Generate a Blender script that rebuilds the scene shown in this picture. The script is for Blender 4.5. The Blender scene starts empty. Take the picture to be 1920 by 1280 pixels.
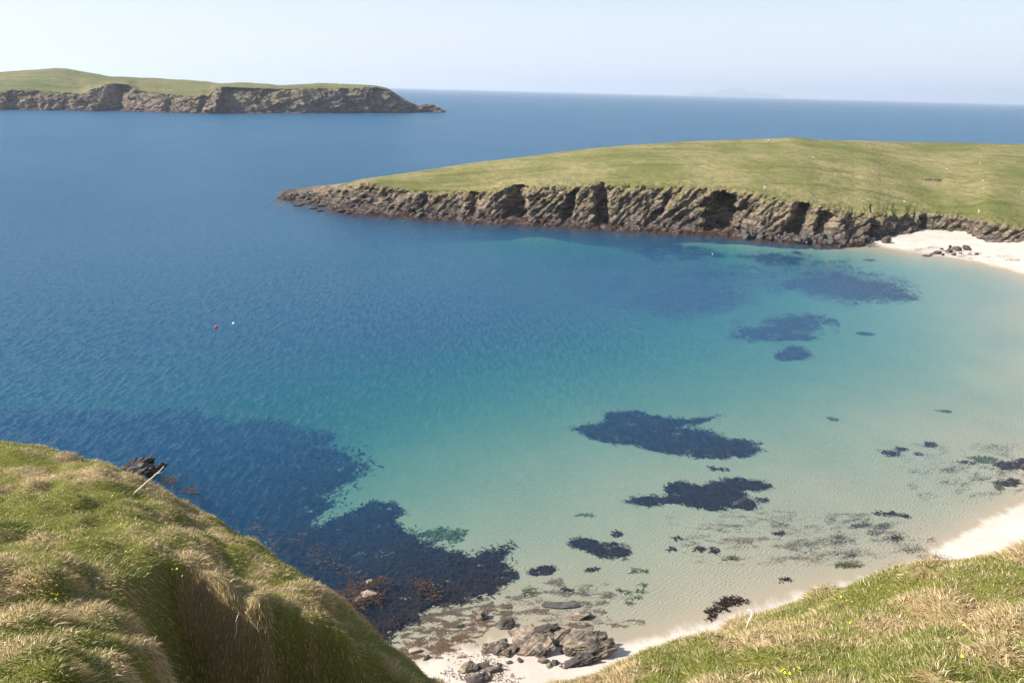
import bpy, bmesh, math, random
import numpy as np
from mathutils import Vector, Matrix

random.seed(7)
rng = np.random.default_rng(11)
scene = bpy.context.scene
COL = scene.collection
R = math.radians

# ------------------------------------------------------------------ camera
F = 1507.0                      # focal length in photograph pixels (1920 wide)
CAM_Z = 38.0
PITCH, ROLL = R(17.36), R(1.5)
fwd = np.array([0, math.cos(PITCH), -math.sin(PITCH)])
up0 = np.array([0, math.sin(PITCH), math.cos(PITCH)])
rt0 = np.array([1.0, 0, 0])
rt = math.cos(ROLL) * rt0 + math.sin(ROLL) * up0
up = math.cos(ROLL) * up0 - math.sin(ROLL) * rt0
CAM = np.array([0, 0, CAM_Z])
cam_d = bpy.data.cameras.new('camera')
cam = bpy.data.objects.new('camera', cam_d)
COL.objects.link(cam)
M = Matrix.Identity(4)
for i in range(3):
    M[i][0], M[i][1], M[i][2], M[i][3] = rt[i], up[i], -fwd[i], CAM[i]
cam.matrix_world = M
cam_d.sensor_width = 36.0
cam_d.lens = 36.0 * F / 1920.0
cam_d.clip_start = 0.1
cam_d.clip_end = 200000
scene.camera = cam

# ------------------------------------------------------------------ sky, sun, exposure
SUN_AZ = R(-98)                 # measured from +Y (view direction) towards +X
SUN_EL = R(41)
world = bpy.data.worlds.new('World')
scene.world = world
world.use_nodes = True
wn = world.node_tree
sky = wn.nodes.new('ShaderNodeTexSky')
sky.sky_type = 'NISHITA'
sky.sun_disc = False
sky.sun_elevation = SUN_EL
sky.sun_rotation = SUN_AZ
sky.altitude = 40
sky.air_density = 1.0
sky.dust_density = 1.0
sky.ozone_density = 2.5
# a thin even veil of high cloud over the whole sky: the slant path through it grows towards the horizon (1 - exp(-tau / sin elevation))
def wmath(op, a, b=0.0):
    nd = wn.nodes.new('ShaderNodeMath'); nd.operation = op
    for i, v in enumerate((a, b)):
        if isinstance(v, float): nd.inputs[i].default_value = v
        else: wn.links.new(v, nd.inputs[i])
    return nd.outputs[0]
wtc = wn.nodes.new('ShaderNodeTexCoord'); wsep = wn.nodes.new('ShaderNodeSeparateXYZ')
wn.links.new(wtc.outputs['Generated'], wsep.inputs[0])
wmap = wn.nodes.new('ShaderNodeMapping'); wmap.inputs['Scale'].default_value = (1, 1, 7); wn.links.new(wtc.outputs['Generated'], wmap.inputs[0])
wno = wn.nodes.new('ShaderNodeTexNoise'); wno.inputs['Scale'].default_value = 1.6; wno.inputs['Detail'].default_value = 5; wn.links.new(wmap.outputs[0], wno.inputs['Vector'])
tau = wmath('ADD', wmath('MULTIPLY', wno.outputs[0], .08), .045)
veil = wmath('SUBTRACT', 1.0, wmath('EXPONENT', wmath('MULTIPLY', wmath('DIVIDE', tau, wmath('MAXIMUM', wsep.outputs[2], .02)), -1.0)))
wmix = wn.nodes.new('ShaderNodeMix'); wmix.data_type = 'RGBA'
wn.links.new(veil, wmix.inputs[0]); wn.links.new(sky.outputs[0], wmix.inputs[6]); wmix.inputs[7].default_value = (5.1, 5.45, 5.95, 1)
wn.links.new(wmix.outputs[2], wn.nodes['Background'].inputs[0])
wn.nodes['Background'].inputs[1].default_value = 0.105
sun_d = bpy.data.lights.new('sun', 'SUN')
sun_d.energy = 5.0
sun_d.angle = R(0.5)
sun_d.color = (1.0, 0.95, 0.87)
sun = bpy.data.objects.new('sun', sun_d)
COL.objects.link(sun)
sdir = Vector((math.sin(SUN_AZ) * math.cos(SUN_EL), math.cos(SUN_AZ) * math.cos(SUN_EL), math.sin(SUN_EL)))
sun.rotation_euler = sdir.to_track_quat('Z', 'Y').to_euler()
sun.location = (-60, 0, 120)
vs = scene.view_settings
vs.view_transform = 'Standard'
vs.look = 'None'
vs.gamma = 1.0
vs.exposure = 0.74
scene.render.engine = 'CYCLES'
cy = scene.cycles
cy.max_bounces = 6
cy.diffuse_bounces = 2
cy.glossy_bounces = 2
cy.transmission_bounces = 2
cy.transparent_max_bounces = 8
cy.volume_bounces = 1
cy.use_denoising = True
cy.use_adaptive_sampling = True
cy.adaptive_threshold = 0.02
cy.caustics_reflective = False
cy.caustics_refractive = False


# ------------------------------------------------------------------ helpers
def ray(px, py):
    px = np.asarray(px, float); py = np.asarray(py, float)
    a = (px - 960) / F; b = (640 - py) / F
    return fwd + a[..., None] * rt + b[..., None] * up

def at_z(px, py, z=0.0):
    d = ray(px, py)
    t = (np.asarray(z, float) - CAM_Z) / d[..., 2]
    return CAM + t[..., None] * d

def at_d(px, py, dep):
    return CAM + np.asarray(dep, float)[..., None] * ray(px, py)

_perm = np.random.default_rng(3).permutation(256)
_perm = np.concatenate([_perm, _perm, _perm]).astype(np.int64)
_g = np.random.default_rng(4).normal(size=(256, 3))
_g /= np.linalg.norm(_g, axis=1)[:, None]

def noise3(p):
    p = np.asarray(p, float)
    i = np.floor(p).astype(np.int64); f = p - i
    u = f * f * f * (f * (f * 6 - 15) + 10)
    i &= 255
    out = np.zeros(p.shape[:-1])
    for dx in (0, 1):
        wx = u[..., 0] if dx else 1 - u[..., 0]
        for dy in (0, 1):
            wy = u[..., 1] if dy else 1 - u[..., 1]
            for dz in (0, 1):
                wz = u[..., 2] if dz else 1 - u[..., 2]
                h = _perm[_perm[_perm[i[..., 0] + dx] + i[..., 1] + dy] + i[..., 2] + dz]
                g = _g[h]
                out += wx * wy * wz * ((f[..., 0] - dx) * g[..., 0] + (f[..., 1] - dy) * g[..., 1] + (f[..., 2] - dz) * g[..., 2])
    return out * 1.6

def fbm(p, octv=4, gain=0.5, lac=2.03):
    p = np.asarray(p, float); o = np.zeros(p.shape[:-1]); a = 1.0
    for k in range(octv):
        o += a * noise3(p + 17.3 * k); p = p * lac; a *= gain
    return o

def xyz(*a):
    return np.stack(np.broadcast_arrays(*a), -1)

def smooth(e0, e1, x):
    t = np.clip((x - e0) / (e1 - e0), 0, 1)
    return t * t * (3 - 2 * t)

def worley(x, y, cell, seed=0):
    """jittered-grid nearest centre: distance, offset vector, cell random"""
    cx = np.floor(x / cell).astype(np.int64); cyy = np.floor(y / cell).astype(np.int64)
    best = np.full(x.shape, 1e9); ox = np.zeros(x.shape); oy = np.zeros(x.shape); rid = np.zeros(x.shape)
    for dx in (-1, 0, 1):
        for dy in (-1, 0, 1):
            ix = cx + dx; iy = cyy + dy
            h = _perm[(_perm[(ix + seed) & 255] + iy) & 255]; h2 = _perm[h + 61]; h3 = _perm[h2 + 97]
            px = (ix + 0.1 + 0.8 * h / 255.) * cell; py = (iy + 0.1 + 0.8 * h2 / 255.) * cell
            d = np.hypot(x - px, y - py); m = d < best
            best = np.where(m, d, best); ox = np.where(m, x - px, ox); oy = np.where(m, y - py, oy); rid = np.where(m, h3 / 255., rid)
    return best, ox, oy, rid

class TPS:
    def __init__(s, P, v, reg=0.0):
        P = np.asarray(P, float); n = len(P)
        s.c = P.mean(0); s.s = P.std(); s.P = (P - s.c) / s.s
        K = s._k(s.P, s.P) + reg * np.eye(n)
        A = np.zeros((n + 3, n + 3)); A[:n, :n] = K; A[:n, n] = 1; A[:n, n + 1:] = s.P
        A[n, :n] = 1; A[n + 1:, :n] = s.P.T
        s.w = np.linalg.solve(A, np.concatenate([v, np.zeros(3)]))
    def _k(s, a, b):
        r2 = ((a[:, None, :] - b[None]) ** 2).sum(-1)
        return np.where(r2 > 0, r2 * np.log(r2 + 1e-20), 0) * 0.5
    def __call__(s, x, y):
        q = (np.stack([x.ravel(), y.ravel()], -1) - s.c) / s.s
        o = np.empty(len(q)); n = len(s.P)
        for k in range(0, len(q), 40000):
            qq = q[k:k + 40000]
            o[k:k + 40000] = s._k(qq, s.P) @ s.w[:n] + s.w[n] + qq @ s.w[n + 1:]
        return o.reshape(x.shape)

def inpoly(x, y, poly):
    inside = np.zeros(x.shape, bool); n = len(poly); j = n - 1
    for i in range(n):
        xi, yi = poly[i]; xj, yj = poly[j]
        c = ((yi > y) != (yj > y)) & (x < (xj - xi) * (y - yi) / (yj - yi + 1e-12) + xi)
        inside ^= c; j = i
    return inside

def mesh_np(name, V, Q, mat, smooth_shade=True, attrs=None, colors=None):
    """V (n,3), Q (m,k) all faces with k corners"""
    V = np.ascontiguousarray(V, np.float32); Q = np.ascontiguousarray(Q, np.int32); k = Q.shape[1]
    me = bpy.data.meshes.new(name)
    me.vertices.add(len(V)); me.vertices.foreach_set('co', V.ravel())
    me.loops.add(Q.size); me.loops.foreach_set('vertex_index', Q.ravel())
    me.polygons.add(len(Q))
    me.polygons.foreach_set('loop_start', np.arange(0, Q.size, k, dtype=np.int32))
    if smooth_shade:
        me.polygons.foreach_set('use_smooth', np.ones(len(Q), bool))
    me.update(calc_edges=True)
    for nm, a in (attrs or {}).items():
        at = me.attributes.new(nm, 'FLOAT', 'POINT'); at.data.foreach_set('value', np.ascontiguousarray(a, np.float32).ravel())
    for nm, a in (colors or {}).items():
        at = me.attributes.new(nm, 'FLOAT_COLOR', 'POINT'); at.data.foreach_set('color', np.ascontiguousarray(a, np.float32).ravel())
    if mat: me.materials.append(mat)
    return me

def grid_faces(nr, nc):
    a = np.arange(nr * nc).reshape(nr, nc)
    return np.stack([a[:-1, :-1], a[:-1, 1:], a[1:, 1:], a[1:, :-1]], -1).reshape(-1, 4)

def obj(name, me, parent=None, label=None, cat=None, group=None, kind=None, loc=None):
    o = bpy.data.objects.new(name, me); COL.objects.link(o)
    if parent: o.parent = parent
    if loc is not None: o.location = loc
    if label: o['label'] = label
    if cat: o['category'] = cat
    if group: o['group'] = group
    if kind: o['kind'] = kind
    return o

# ------------------------------------------------------------------ material helpers
class NT:
    def __init__(s, name):
        s.m = bpy.data.materials.new(name); s.m.use_nodes = True; s.t = s.m.node_tree; s.t.nodes.clear()
        s.out = s.t.nodes.new('ShaderNodeOutputMaterial')
    def n(s, typ, ins=None, **kw):
        nd = s.t.nodes.new('ShaderNode' + typ)
        for k, v in kw.items(): setattr(nd, k, v)
        for k, v in (ins or {}).items(): s.set(nd.inputs[k], v)
        return nd
    def set(s, sock, v):
        if isinstance(v, bpy.types.NodeSocket): s.t.links.new(v, sock)
        elif isinstance(v, bpy.types.Node): s.t.links.new(v.outputs[0], sock)
        else:
            if isinstance(v, (tuple, list)) and len(v) == 3 and sock.type == 'RGBA': v = (*v, 1)
            sock.default_value = v
    def math(s, op, a, b=0.0, clamp=False):
        nd = s.n('Math', operation=op, use_clamp=clamp); s.set(nd.inputs[0], a); s.set(nd.inputs[1], b); return nd.outputs[0]
    def ramp(s, v, lo, hi, a=0.0, b=1.0):
        nd = s.n('MapRange', {0: v, 1: lo, 2: hi, 3: a, 4: b}, interpolation_type='SMOOTHSTEP'); return nd.outputs[0]
    def mix(s, f, a, b, blend='MIX'):
        nd = s.n('Mix', data_type='RGBA', blend_type=blend); s.set(nd.inputs[0], f); s.set(nd.inputs[6], a); s.set(nd.inputs[7], b); return nd.outputs[2]
    def coord(s, scale=(1, 1, 1), rot=(0, 0, 0), src='Object'):
        v = s.n('NewGeometry').outputs['Position'] if src == 'World' else s.n('TexCoord').outputs[src]
        mp = s.n('Mapping', {'Vector': v, 'Rotation': rot, 'Scale': scale}); return mp.outputs[0]
    def noise(s, vec, scale, detail=4, rough=0.55, dist=0.0):
        return s.n('TexNoise', {'Vector': vec, 'Scale': scale, 'Detail': detail, 'Roughness': rough, 'Distortion': dist}).outputs[0]
    def attr(s, name, out='Fac'):
        return s.n('Attribute', attribute_name=name).outputs[out]
    def bump(s, h, strength, dist, normal=None):
        ins = {'Height': h, 'Strength': strength, 'Distance': dist}
        if normal is not None: ins['Normal'] = normal
        return s.n('Bump', ins).outputs[0]
    def bsdf(s, col, rough=0.8, normal=None, spec=0.3):
        ins = {'Base Color': col, 'Roughness': rough, 'Specular IOR Level': spec}
        if normal is not None: ins['Normal'] = normal
        b = s.n('BsdfPrincipled', ins); s.t.links.new(b.outputs[0], s.out.inputs[0]); return b

def simple(name, col, rough=0.7, var=0.25, scale=8.0, spec=0.3):
    t = NT(name); c = t.coord(); n = t.noise(c, scale, 5)
    dark = tuple(x * (1 - var) for x in col); lite = tuple(min(1, x * (1 + var)) for x in col)
    t.bsdf(t.mix(t.ramp(n, .3, .7), dark, lite), rough, t.bump(n, .4, .02), spec); return t.m

def mat_land(name, green, green2, straw, strata_rot, s=1.0, rock_a=(.30, .235, .165), rock_b=(.12, .10, .08), rock_p=(.42, .36, .29), wet_h=2.0, ledge_k=.75):
    """turf above, bedded rock in the cliff; 'rock' point attribute says how much the turf is gone"""
    t = NT(name); c = t.coord(); g = t.n('NewGeometry')
    big = t.noise(t.coord((1, .55, 1)), .035 / s, 5, .6); fine = t.noise(t.coord((1, .6, 1)), .35 / s, 6, .7); tiny = t.noise(c, 2.2 / s, 3, .7)
    gcol = t.mix(t.ramp(big, .36, .64), green, green2)
    gcol = t.mix(t.math('MULTIPLY', t.ramp(fine, .36, .72), t.ramp(big, .34, .66)), gcol, straw)
    gcol = t.mix(t.math('MULTIPLY', t.ramp(tiny, .5, .8), .35), gcol, tuple(x * .45 for x in green))
    damp = t.noise(t.coord((.35, 1, 1), (0, 0, .3)), .09 / s, 6, .68, .6)
    gcol = t.mix(t.math('MULTIPLY', t.ramp(damp, .5, .64), .55), gcol, tuple(x * .62 for x in green))
    gcol = t.mix(t.math('MULTIPLY', t.ramp(damp, .47, .36), .35), gcol, straw)
    cs = t.coord((.25, .25, 2.2), strata_rot)
    st = t.noise(cs, .55 / s, 6, .65, .4); st2 = t.noise(cs, 1.7 / s, 4, .7); bl = t.noise(c, .22 / s, 4, .6)
    rcol = t.mix(t.ramp(st, .38, .62), rock_b, rock_a)
    rcol = t.mix(t.math('MULTIPLY', t.ramp(st2, .5, .68), .8), rcol, rock_p)
    rcol = t.mix(t.math('MULTIPLY', t.ramp(bl, .48, .62), .7), rcol, (.055, .046, .038))
    pos = t.n('SeparateXYZ', {0: g.outputs['Position']}).outputs[2]
    jit = t.math('ADD', pos, t.math('MULTIPLY', t.math('SUBTRACT', bl, .5), 2.5 * wet_h))
    rcol = t.mix(t.ramp(jit, wet_h * 1.5, wet_h * .4), rcol, t.mix(t.ramp(st2, .4, .6), (.045, .036, .032), (.17, .135, .12)))
    rcol = t.mix(t.math('MULTIPLY', t.ramp(jit, wet_h * .34, wet_h * .1), t.ramp(fine, .3, .5)), rcol, (.055, .026, .014))
    nz = t.n('SeparateXYZ', {0: g.outputs['Normal']}).outputs[2]
    ledge = t.math('MULTIPLY', t.ramp(nz, .45, .75), t.ramp(pos, wet_h * 1.3, wet_h * 2.6))
    rock = t.math('SUBTRACT', t.math('ADD', t.attr('rock'), t.math('MULTIPLY', t.math('SUBTRACT', fine, .5), 1.1)), t.math('MULTIPLY', ledge, ledge_k))
    f = t.ramp(rock, .38, .56)
    mossy = t.mix(t.ramp(tiny, .4, .6), straw, tuple(x * .7 for x in green))
    col = t.mix(f, t.mix(t.ramp(t.attr('rock'), .05, .5), gcol, mossy), rcol)
    b1 = t.bump(t.math('ADD', tiny, fine), .5, .25 * s)
    b2 = t.bump(t.math('ADD', st, t.math('MULTIPLY', st2, .5)), .9, 1.2 * s, b1)
    t.bsdf(col, .9, b2, .15); return t.m

# ------------------------------------------------------------------ materials
def mat_sand():
    t = NT('sand'); c = t.coord(); g = t.n('NewGeometry')
    z = t.n('SeparateXYZ', {0: g.outputs['Position']}).outputs[2]
    a = t.noise(c, .25, 5); b = t.noise(c, 6, 5, .7); d = t.noise(t.coord((1, .35, 1), (0, 0, .5)), .9, 5, .65)
    col = t.mix(t.ramp(a, .3, .7), (.48, .405, .335), (.58, .50, .42))
    col = t.mix(t.math('MULTIPLY', t.ramp(b, .52, .7), .3), col, (.33, .26, .195))
    zz = t.math('ADD', z, t.math('MULTIPLY', t.math('SUBTRACT', d, .5), .5))
    col = t.mix(t.ramp(zz, .30, .04), col, (.30, .255, .18))
    rip = t.n('TexWave', {'Vector': t.coord((1, 1, 1), (0, 0, .9)), 'Scale': .9, 'Distortion': 9, 'Detail': 3, 'Detail Scale': 1.2}).outputs[0]
    under = t.ramp(z, 0.05, -.3)
    h = t.math('ADD', t.math('MULTIPLY', rip, t.math('MULTIPLY', under, .8)), t.math('MULTIPLY', b, .35))
    t.bsdf(col, .85, t.bump(h, .6, .06), .2); return t.m

def mat_kelp(name, a, b, rough=.5, spec=.12):
    t = NT(name); v = t.attr('tone')
    n = t.noise(t.coord(), 3, 3)
    t.bsdf(t.mix(t.math('ADD', t.math('MULTIPLY', v, .7), t.math('MULTIPLY', n, .3)), a, b), rough, None, spec); return t.m

def mat_rock(name, a, b, pale, s=1.0, rot=(0, .6, .3)):
    t = NT(name); c = t.coord(src='World'); cs = t.coord((.4, .4, 3), rot, 'World')
    st = t.noise(cs, 1.6 / s, 6, .65, .3); n = t.noise(c, 1.1 / s, 6, .65); f = t.noise(c, 9 / s, 5, .7)
    col = t.mix(t.ramp(n, .4, .6), a, b)
    col = t.mix(t.math('MULTIPLY', t.ramp(st, .45, .65), .75), col, pale)
    col = t.mix(t.math('MULTIPLY', t.ramp(f, .55, .72), .5), col, tuple(x * .4 for x in a))
    h = t.math('ADD', st, t.math('MULTIPLY', f, .4))
    t.bsdf(col, .85, t.bump(h, .8, .25 * s), .25); return t.m

def mat_water():
    """sea surface: wave slopes evaluated point by point (three wave trains), Fresnel mirror over a clear absorbing volume"""
    t = NT('sea_water')
    big = t.noise(t.coord((1, .5, 1)), .014, 3, .55)                      # wind lanes
    lane = t.ramp(big, .36, .64, .6, 1.25)
    py = t.n('SeparateXYZ', {0: t.n('NewGeometry').outputs['Position']}).outputs[1]
    lane = t.math('MULTIPLY', lane, t.ramp(py, 80, 420, 1.0, 1.6))       # the sheltered bay is calmer than the open sea
    sx = sy = None
    for ang, scale, stretch, amp, det in WAVES:
        n = t.noise(t.coord((1, stretch, 1), (0, 0, R(-ang))), scale, det, .6, .25)
        k = t.math('MULTIPLY', t.math('SUBTRACT', n, .5), amp)
        ux = t.math('MULTIPLY', k, math.cos(R(ang))); uy = t.math('MULTIPLY', k, math.sin(R(ang)))
        sx = ux if sx is None else t.math('ADD', sx, ux); sy = uy if sy is None else t.math('ADD', sy, uy)
    v = t.n('CombineXYZ', {0: t.math('MULTIPLY', sx, lane), 1: t.math('MULTIPLY', sy, lane), 2: 1.0})
    nb = t.n('VectorMath', {0: v.outputs[0]}, operation='NORMALIZE').outputs[0]
    geo = t.n('NewGeometry')
    cs = t.n('VectorMath', {0: nb, 1: geo.outputs['Incoming']}, operation='DOT_PRODUCT').outputs['Value']
    ce = t.math('SQRT', t.math('ADD', t.math('MULTIPLY', cs, cs), .072))      # Schlick reflectance of a sea roughened by waves
    fr = t.math('ADD', t.math('MULTIPLY', t.math('POWER', t.math('SUBTRACT', 1.0, ce, True), 5.0), .98), .02, True)
    fr = t.math('MULTIPLY', fr, t.math('SUBTRACT', 1.0, geo.outputs['Backfacing']))
    gl = t.n('BsdfGlossy', {'Color': (1, 1, 1), 'Roughness': .18, 'Normal': nb})
    tr = t.n('BsdfTransparent', {'Color': (1, 1, 1)})
    mx = t.n('MixShader', {0: fr, 1: tr.outputs[0], 2: gl.outputs[0]})
    t.t.links.new(mx.outputs[0], t.out.inputs['Surface'])
    ab = t.n('VolumeAbsorption', {'Color': (.40, .755, .735), 'Density': WATER_ABS})
    sc = t.n('VolumeScatter', {'Color': (.12, .40, 1.0), 'Density': WATER_SCT, 'Anisotropy': .0})
    ad = t.n('AddShader', {0: ab.outputs[0], 1: sc.outputs[0]})
    t.t.links.new(ad.outputs[0], t.out.inputs['Volume'])
    return t.m

WAVES = [(-42, 2.1, .18, .72, 2), (-28, 4.8, .28, .80, 2), (15, 3.6, .5, .45, 2)]   # heading, scale, stretch, slope, detail
WATER_ABS = .23
WATER_SCT = .033
M_SAND = mat_sand()
M_WATER = mat_water()
M_KELP = mat_kelp('kelp', (.012, .009, .008), (.034, .021, .014))
M_KELP_BR = mat_kelp('kelp_brown', (.028, .014, .007), (.095, .046, .018), .25, .5)
M_WEED_G = mat_kelp('green_weed', (.035, .05, .012), (.11, .13, .04), .5)
M_LITTER = mat_kelp('weed_litter', (.06, .04, .025), (.20, .13, .08), .6)
M_ROCK = mat_rock('shore_rock', (.12, .092, .07), (.30, .23, .165), (.46, .37, .28))
M_ROCK2 = mat_rock('shore_rock_grey', (.06, .05, .042), (.135, .11, .088), (.27, .215, .165))
M_ROCK_D = mat_rock('dark_rock', (.05, .045, .042), (.10, .085, .075), (.16, .14, .12))
M_STACK = mat_rock('sea_rock', (.035, .033, .034), (.07, .064, .06), (.20, .18, .155))
GREEN = (.140, .145, .038); GREEN2 = (.19, .175, .058); STRAW = (.33, .26, .135)
M_HEAD = mat_land('headland_turf_and_rock', GREEN, GREEN2, STRAW, (0, R(38), 0), rock_a=(.28, .21, .14), rock_b=(.085, .07, .055), rock_p=(.46, .38, .29), wet_h=2.4, ledge_k=.62)
M_ISLE = mat_land('island_turf_and_rock', (.105, .12, .032), (.14, .14, .045), (.25, .195, .09), (0, R(14), 0), 3.0, rock_a=(.25, .18, .13), rock_b=(.10, .08, .06), rock_p=(.42, .31, .24), wet_h=3.0, ledge_k=.5)
M_FAR = simple('far_island_hill', (.12, .11, .08), .95, .3, .002)

# ------------------------------------------------------------------ seabed and beach : one sheet out to the horizon
SB = [  # photo x, y, height of the ground there
    (1690, 1052, 0), (1740, 1030, 0), (1800, 996, 0), (1860, 962, 0), (1920, 924, 0), (2010, 860, 0), (2090, 760, 0), (2090, 650, 0), (2010, 560, 0), (1920, 519, 0),
    (1860, 502, 0), (1800, 489, 0), (1720, 478, 0), (1650, 465, 0),
    (800, 1222, 0), (880, 1192, 0), (950, 1174, 0), (1060, 1180, 0), (1150, 1196, 0), (1230, 1178, 0), (1320, 1150, 0), (1420, 1118, 0), (1550, 1085, 0),
    (1000, 1258, .6), (900, 1280, .9), (1100, 1300, 1.2), (1920, 1010, 1.4), (1830, 1040, .9), (1200, 1240, .7), (1400, 1190, .7),
    (2150, 900, 1.6), (2260, 700, 1.8), (2130, 540, 1.6),
    (1830, 452, 1.6), (1700, 443, 1.3), (1920, 468, 1.9), (1780, 468, .6),
    (1500, 1000, -.55), (1200, 1100, -.55), (1350, 1040, -.5), (1000, 1130, -.35), (1300, 900, -1.2), (1650, 950, -.55), (1700, 800, -.9), (1850, 830, -.5), (1900, 700, -.65), (1880, 600, -.6), (1980, 650, -.4),
    (1600, 650, -2.5), (1450, 760, -2.2), (1200, 780, -2.8), (1050, 950, -1.6), (900, 950, -2.0), (800, 850, -3.5), (1000, 700, -5.4), (700, 720, -7.3), (1300, 600, -5.2), (1750, 540, -1.2),
    (1600, 500, -1.8), (1300, 460, -2.2), (1000, 445, -2.6), (1130, 500, -6.5), (850, 440, -4.5), (600, 800, -6.8), (600, 1000, -3), (700, 1120, -1.1), (850, 1110, -.7), (800, 1170, -.35), (300, 900, -6.5), (400, 1000, -4.5), (0, 800, -8),
    (300, 650, -11), (500, 550, -12), (0, 500, -17), (600, 430, -12), (900, 560, -11), (720, 610, -12.5), (300, 400, -20), (0, 350, -22), (500, 330, -21), (900, 280, -22), (1500, 220, -22)]
sbp = np.array([at_z(a, b, z)[:2] for a, b, z in SB]); sbv = np.array([z for *_, z in SB])
far_pts = np.array([[-400, 600], [-400, 200], [-250, 50], [300, 900], [500, 500]]); 
seabed_tps = TPS(np.vstack([sbp, far_pts]), np.concatenate([sbv, [-23, -20, -12, -23, -20]]), 1e-4)

def seabed_z(x, y):
    x = np.asarray(x, float); y = np.asarray(y, float)
    xc = np.clip(x, -420, 480); yc = np.clip(y, 8, 900)
    z = seabed_tps(xc, yc)
    z = np.clip(z, -23, 2.4)
    farw = smooth(350, 700, np.maximum(np.abs(x), np.abs(y - 150)))
    z = z * (1 - farw) + -24 * farw
    nz = fbm(xyz(x * .12, y * .12, 0 * x), 3) * .12 + fbm(xyz(x * .9, y * .9, 5 + 0 * x), 2) * .035
    return z + nz * np.clip((np.abs(z) + .15), .25, 1.0)

def axis(a, b, step, lim, lo_lim=None):
    core = np.arange(a, b + step, step); o = [core[-1]]; s = step
    while o[-1] < lim: s *= 1.3; o.append(o[-1] + s)
    i = [core[0]]; s = step
    while i[-1] > -lim: s *= 1.3; i.append(i[-1] - s)
    return np.concatenate([i[:0:-1], core, o[1:]])
ax = axis(-100, 180, .9, 20000); ay = axis(22, 280, .9, 20000)
X, Y = np.meshgrid(ax, ay)
Zs = seabed_z(X, Y)
obj('seabed_sand', mesh_np('seabed_sand', xyz(X, Y, Zs).reshape(-1, 3), grid_faces(*X.shape), M_SAND), kind='structure')

bm = bmesh.new(); bmesh.ops.create_cube(bm, size=1.0, matrix=Matrix.Translation((0, 0, -15)) @ Matrix.Diagonal((70000, 70000, 30, 1)))
me = bpy.data.meshes.new('sea_water'); bm.to_mesh(me); bm.free(); me.materials.append(M_WATER)
obj('sea_water', me, kind='structure')

# ------------------------------------------------------------------ cliffs and headlands lofted from shore, cliff edge, crest and back line
def interp_pts(tab, xs):
    tab = np.array(tab, float); return np.interp(xs, tab[:, 0], tab[:, 1])

def gsm(a, k):
    if k <= 0: return a
    w = np.exp(-.5 * (np.arange(-3 * k, 3 * k + 1) / k) ** 2); w /= w.sum()
    return np.convolve(np.pad(a, 3 * k, mode='edge'), w, 'valid')

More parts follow.
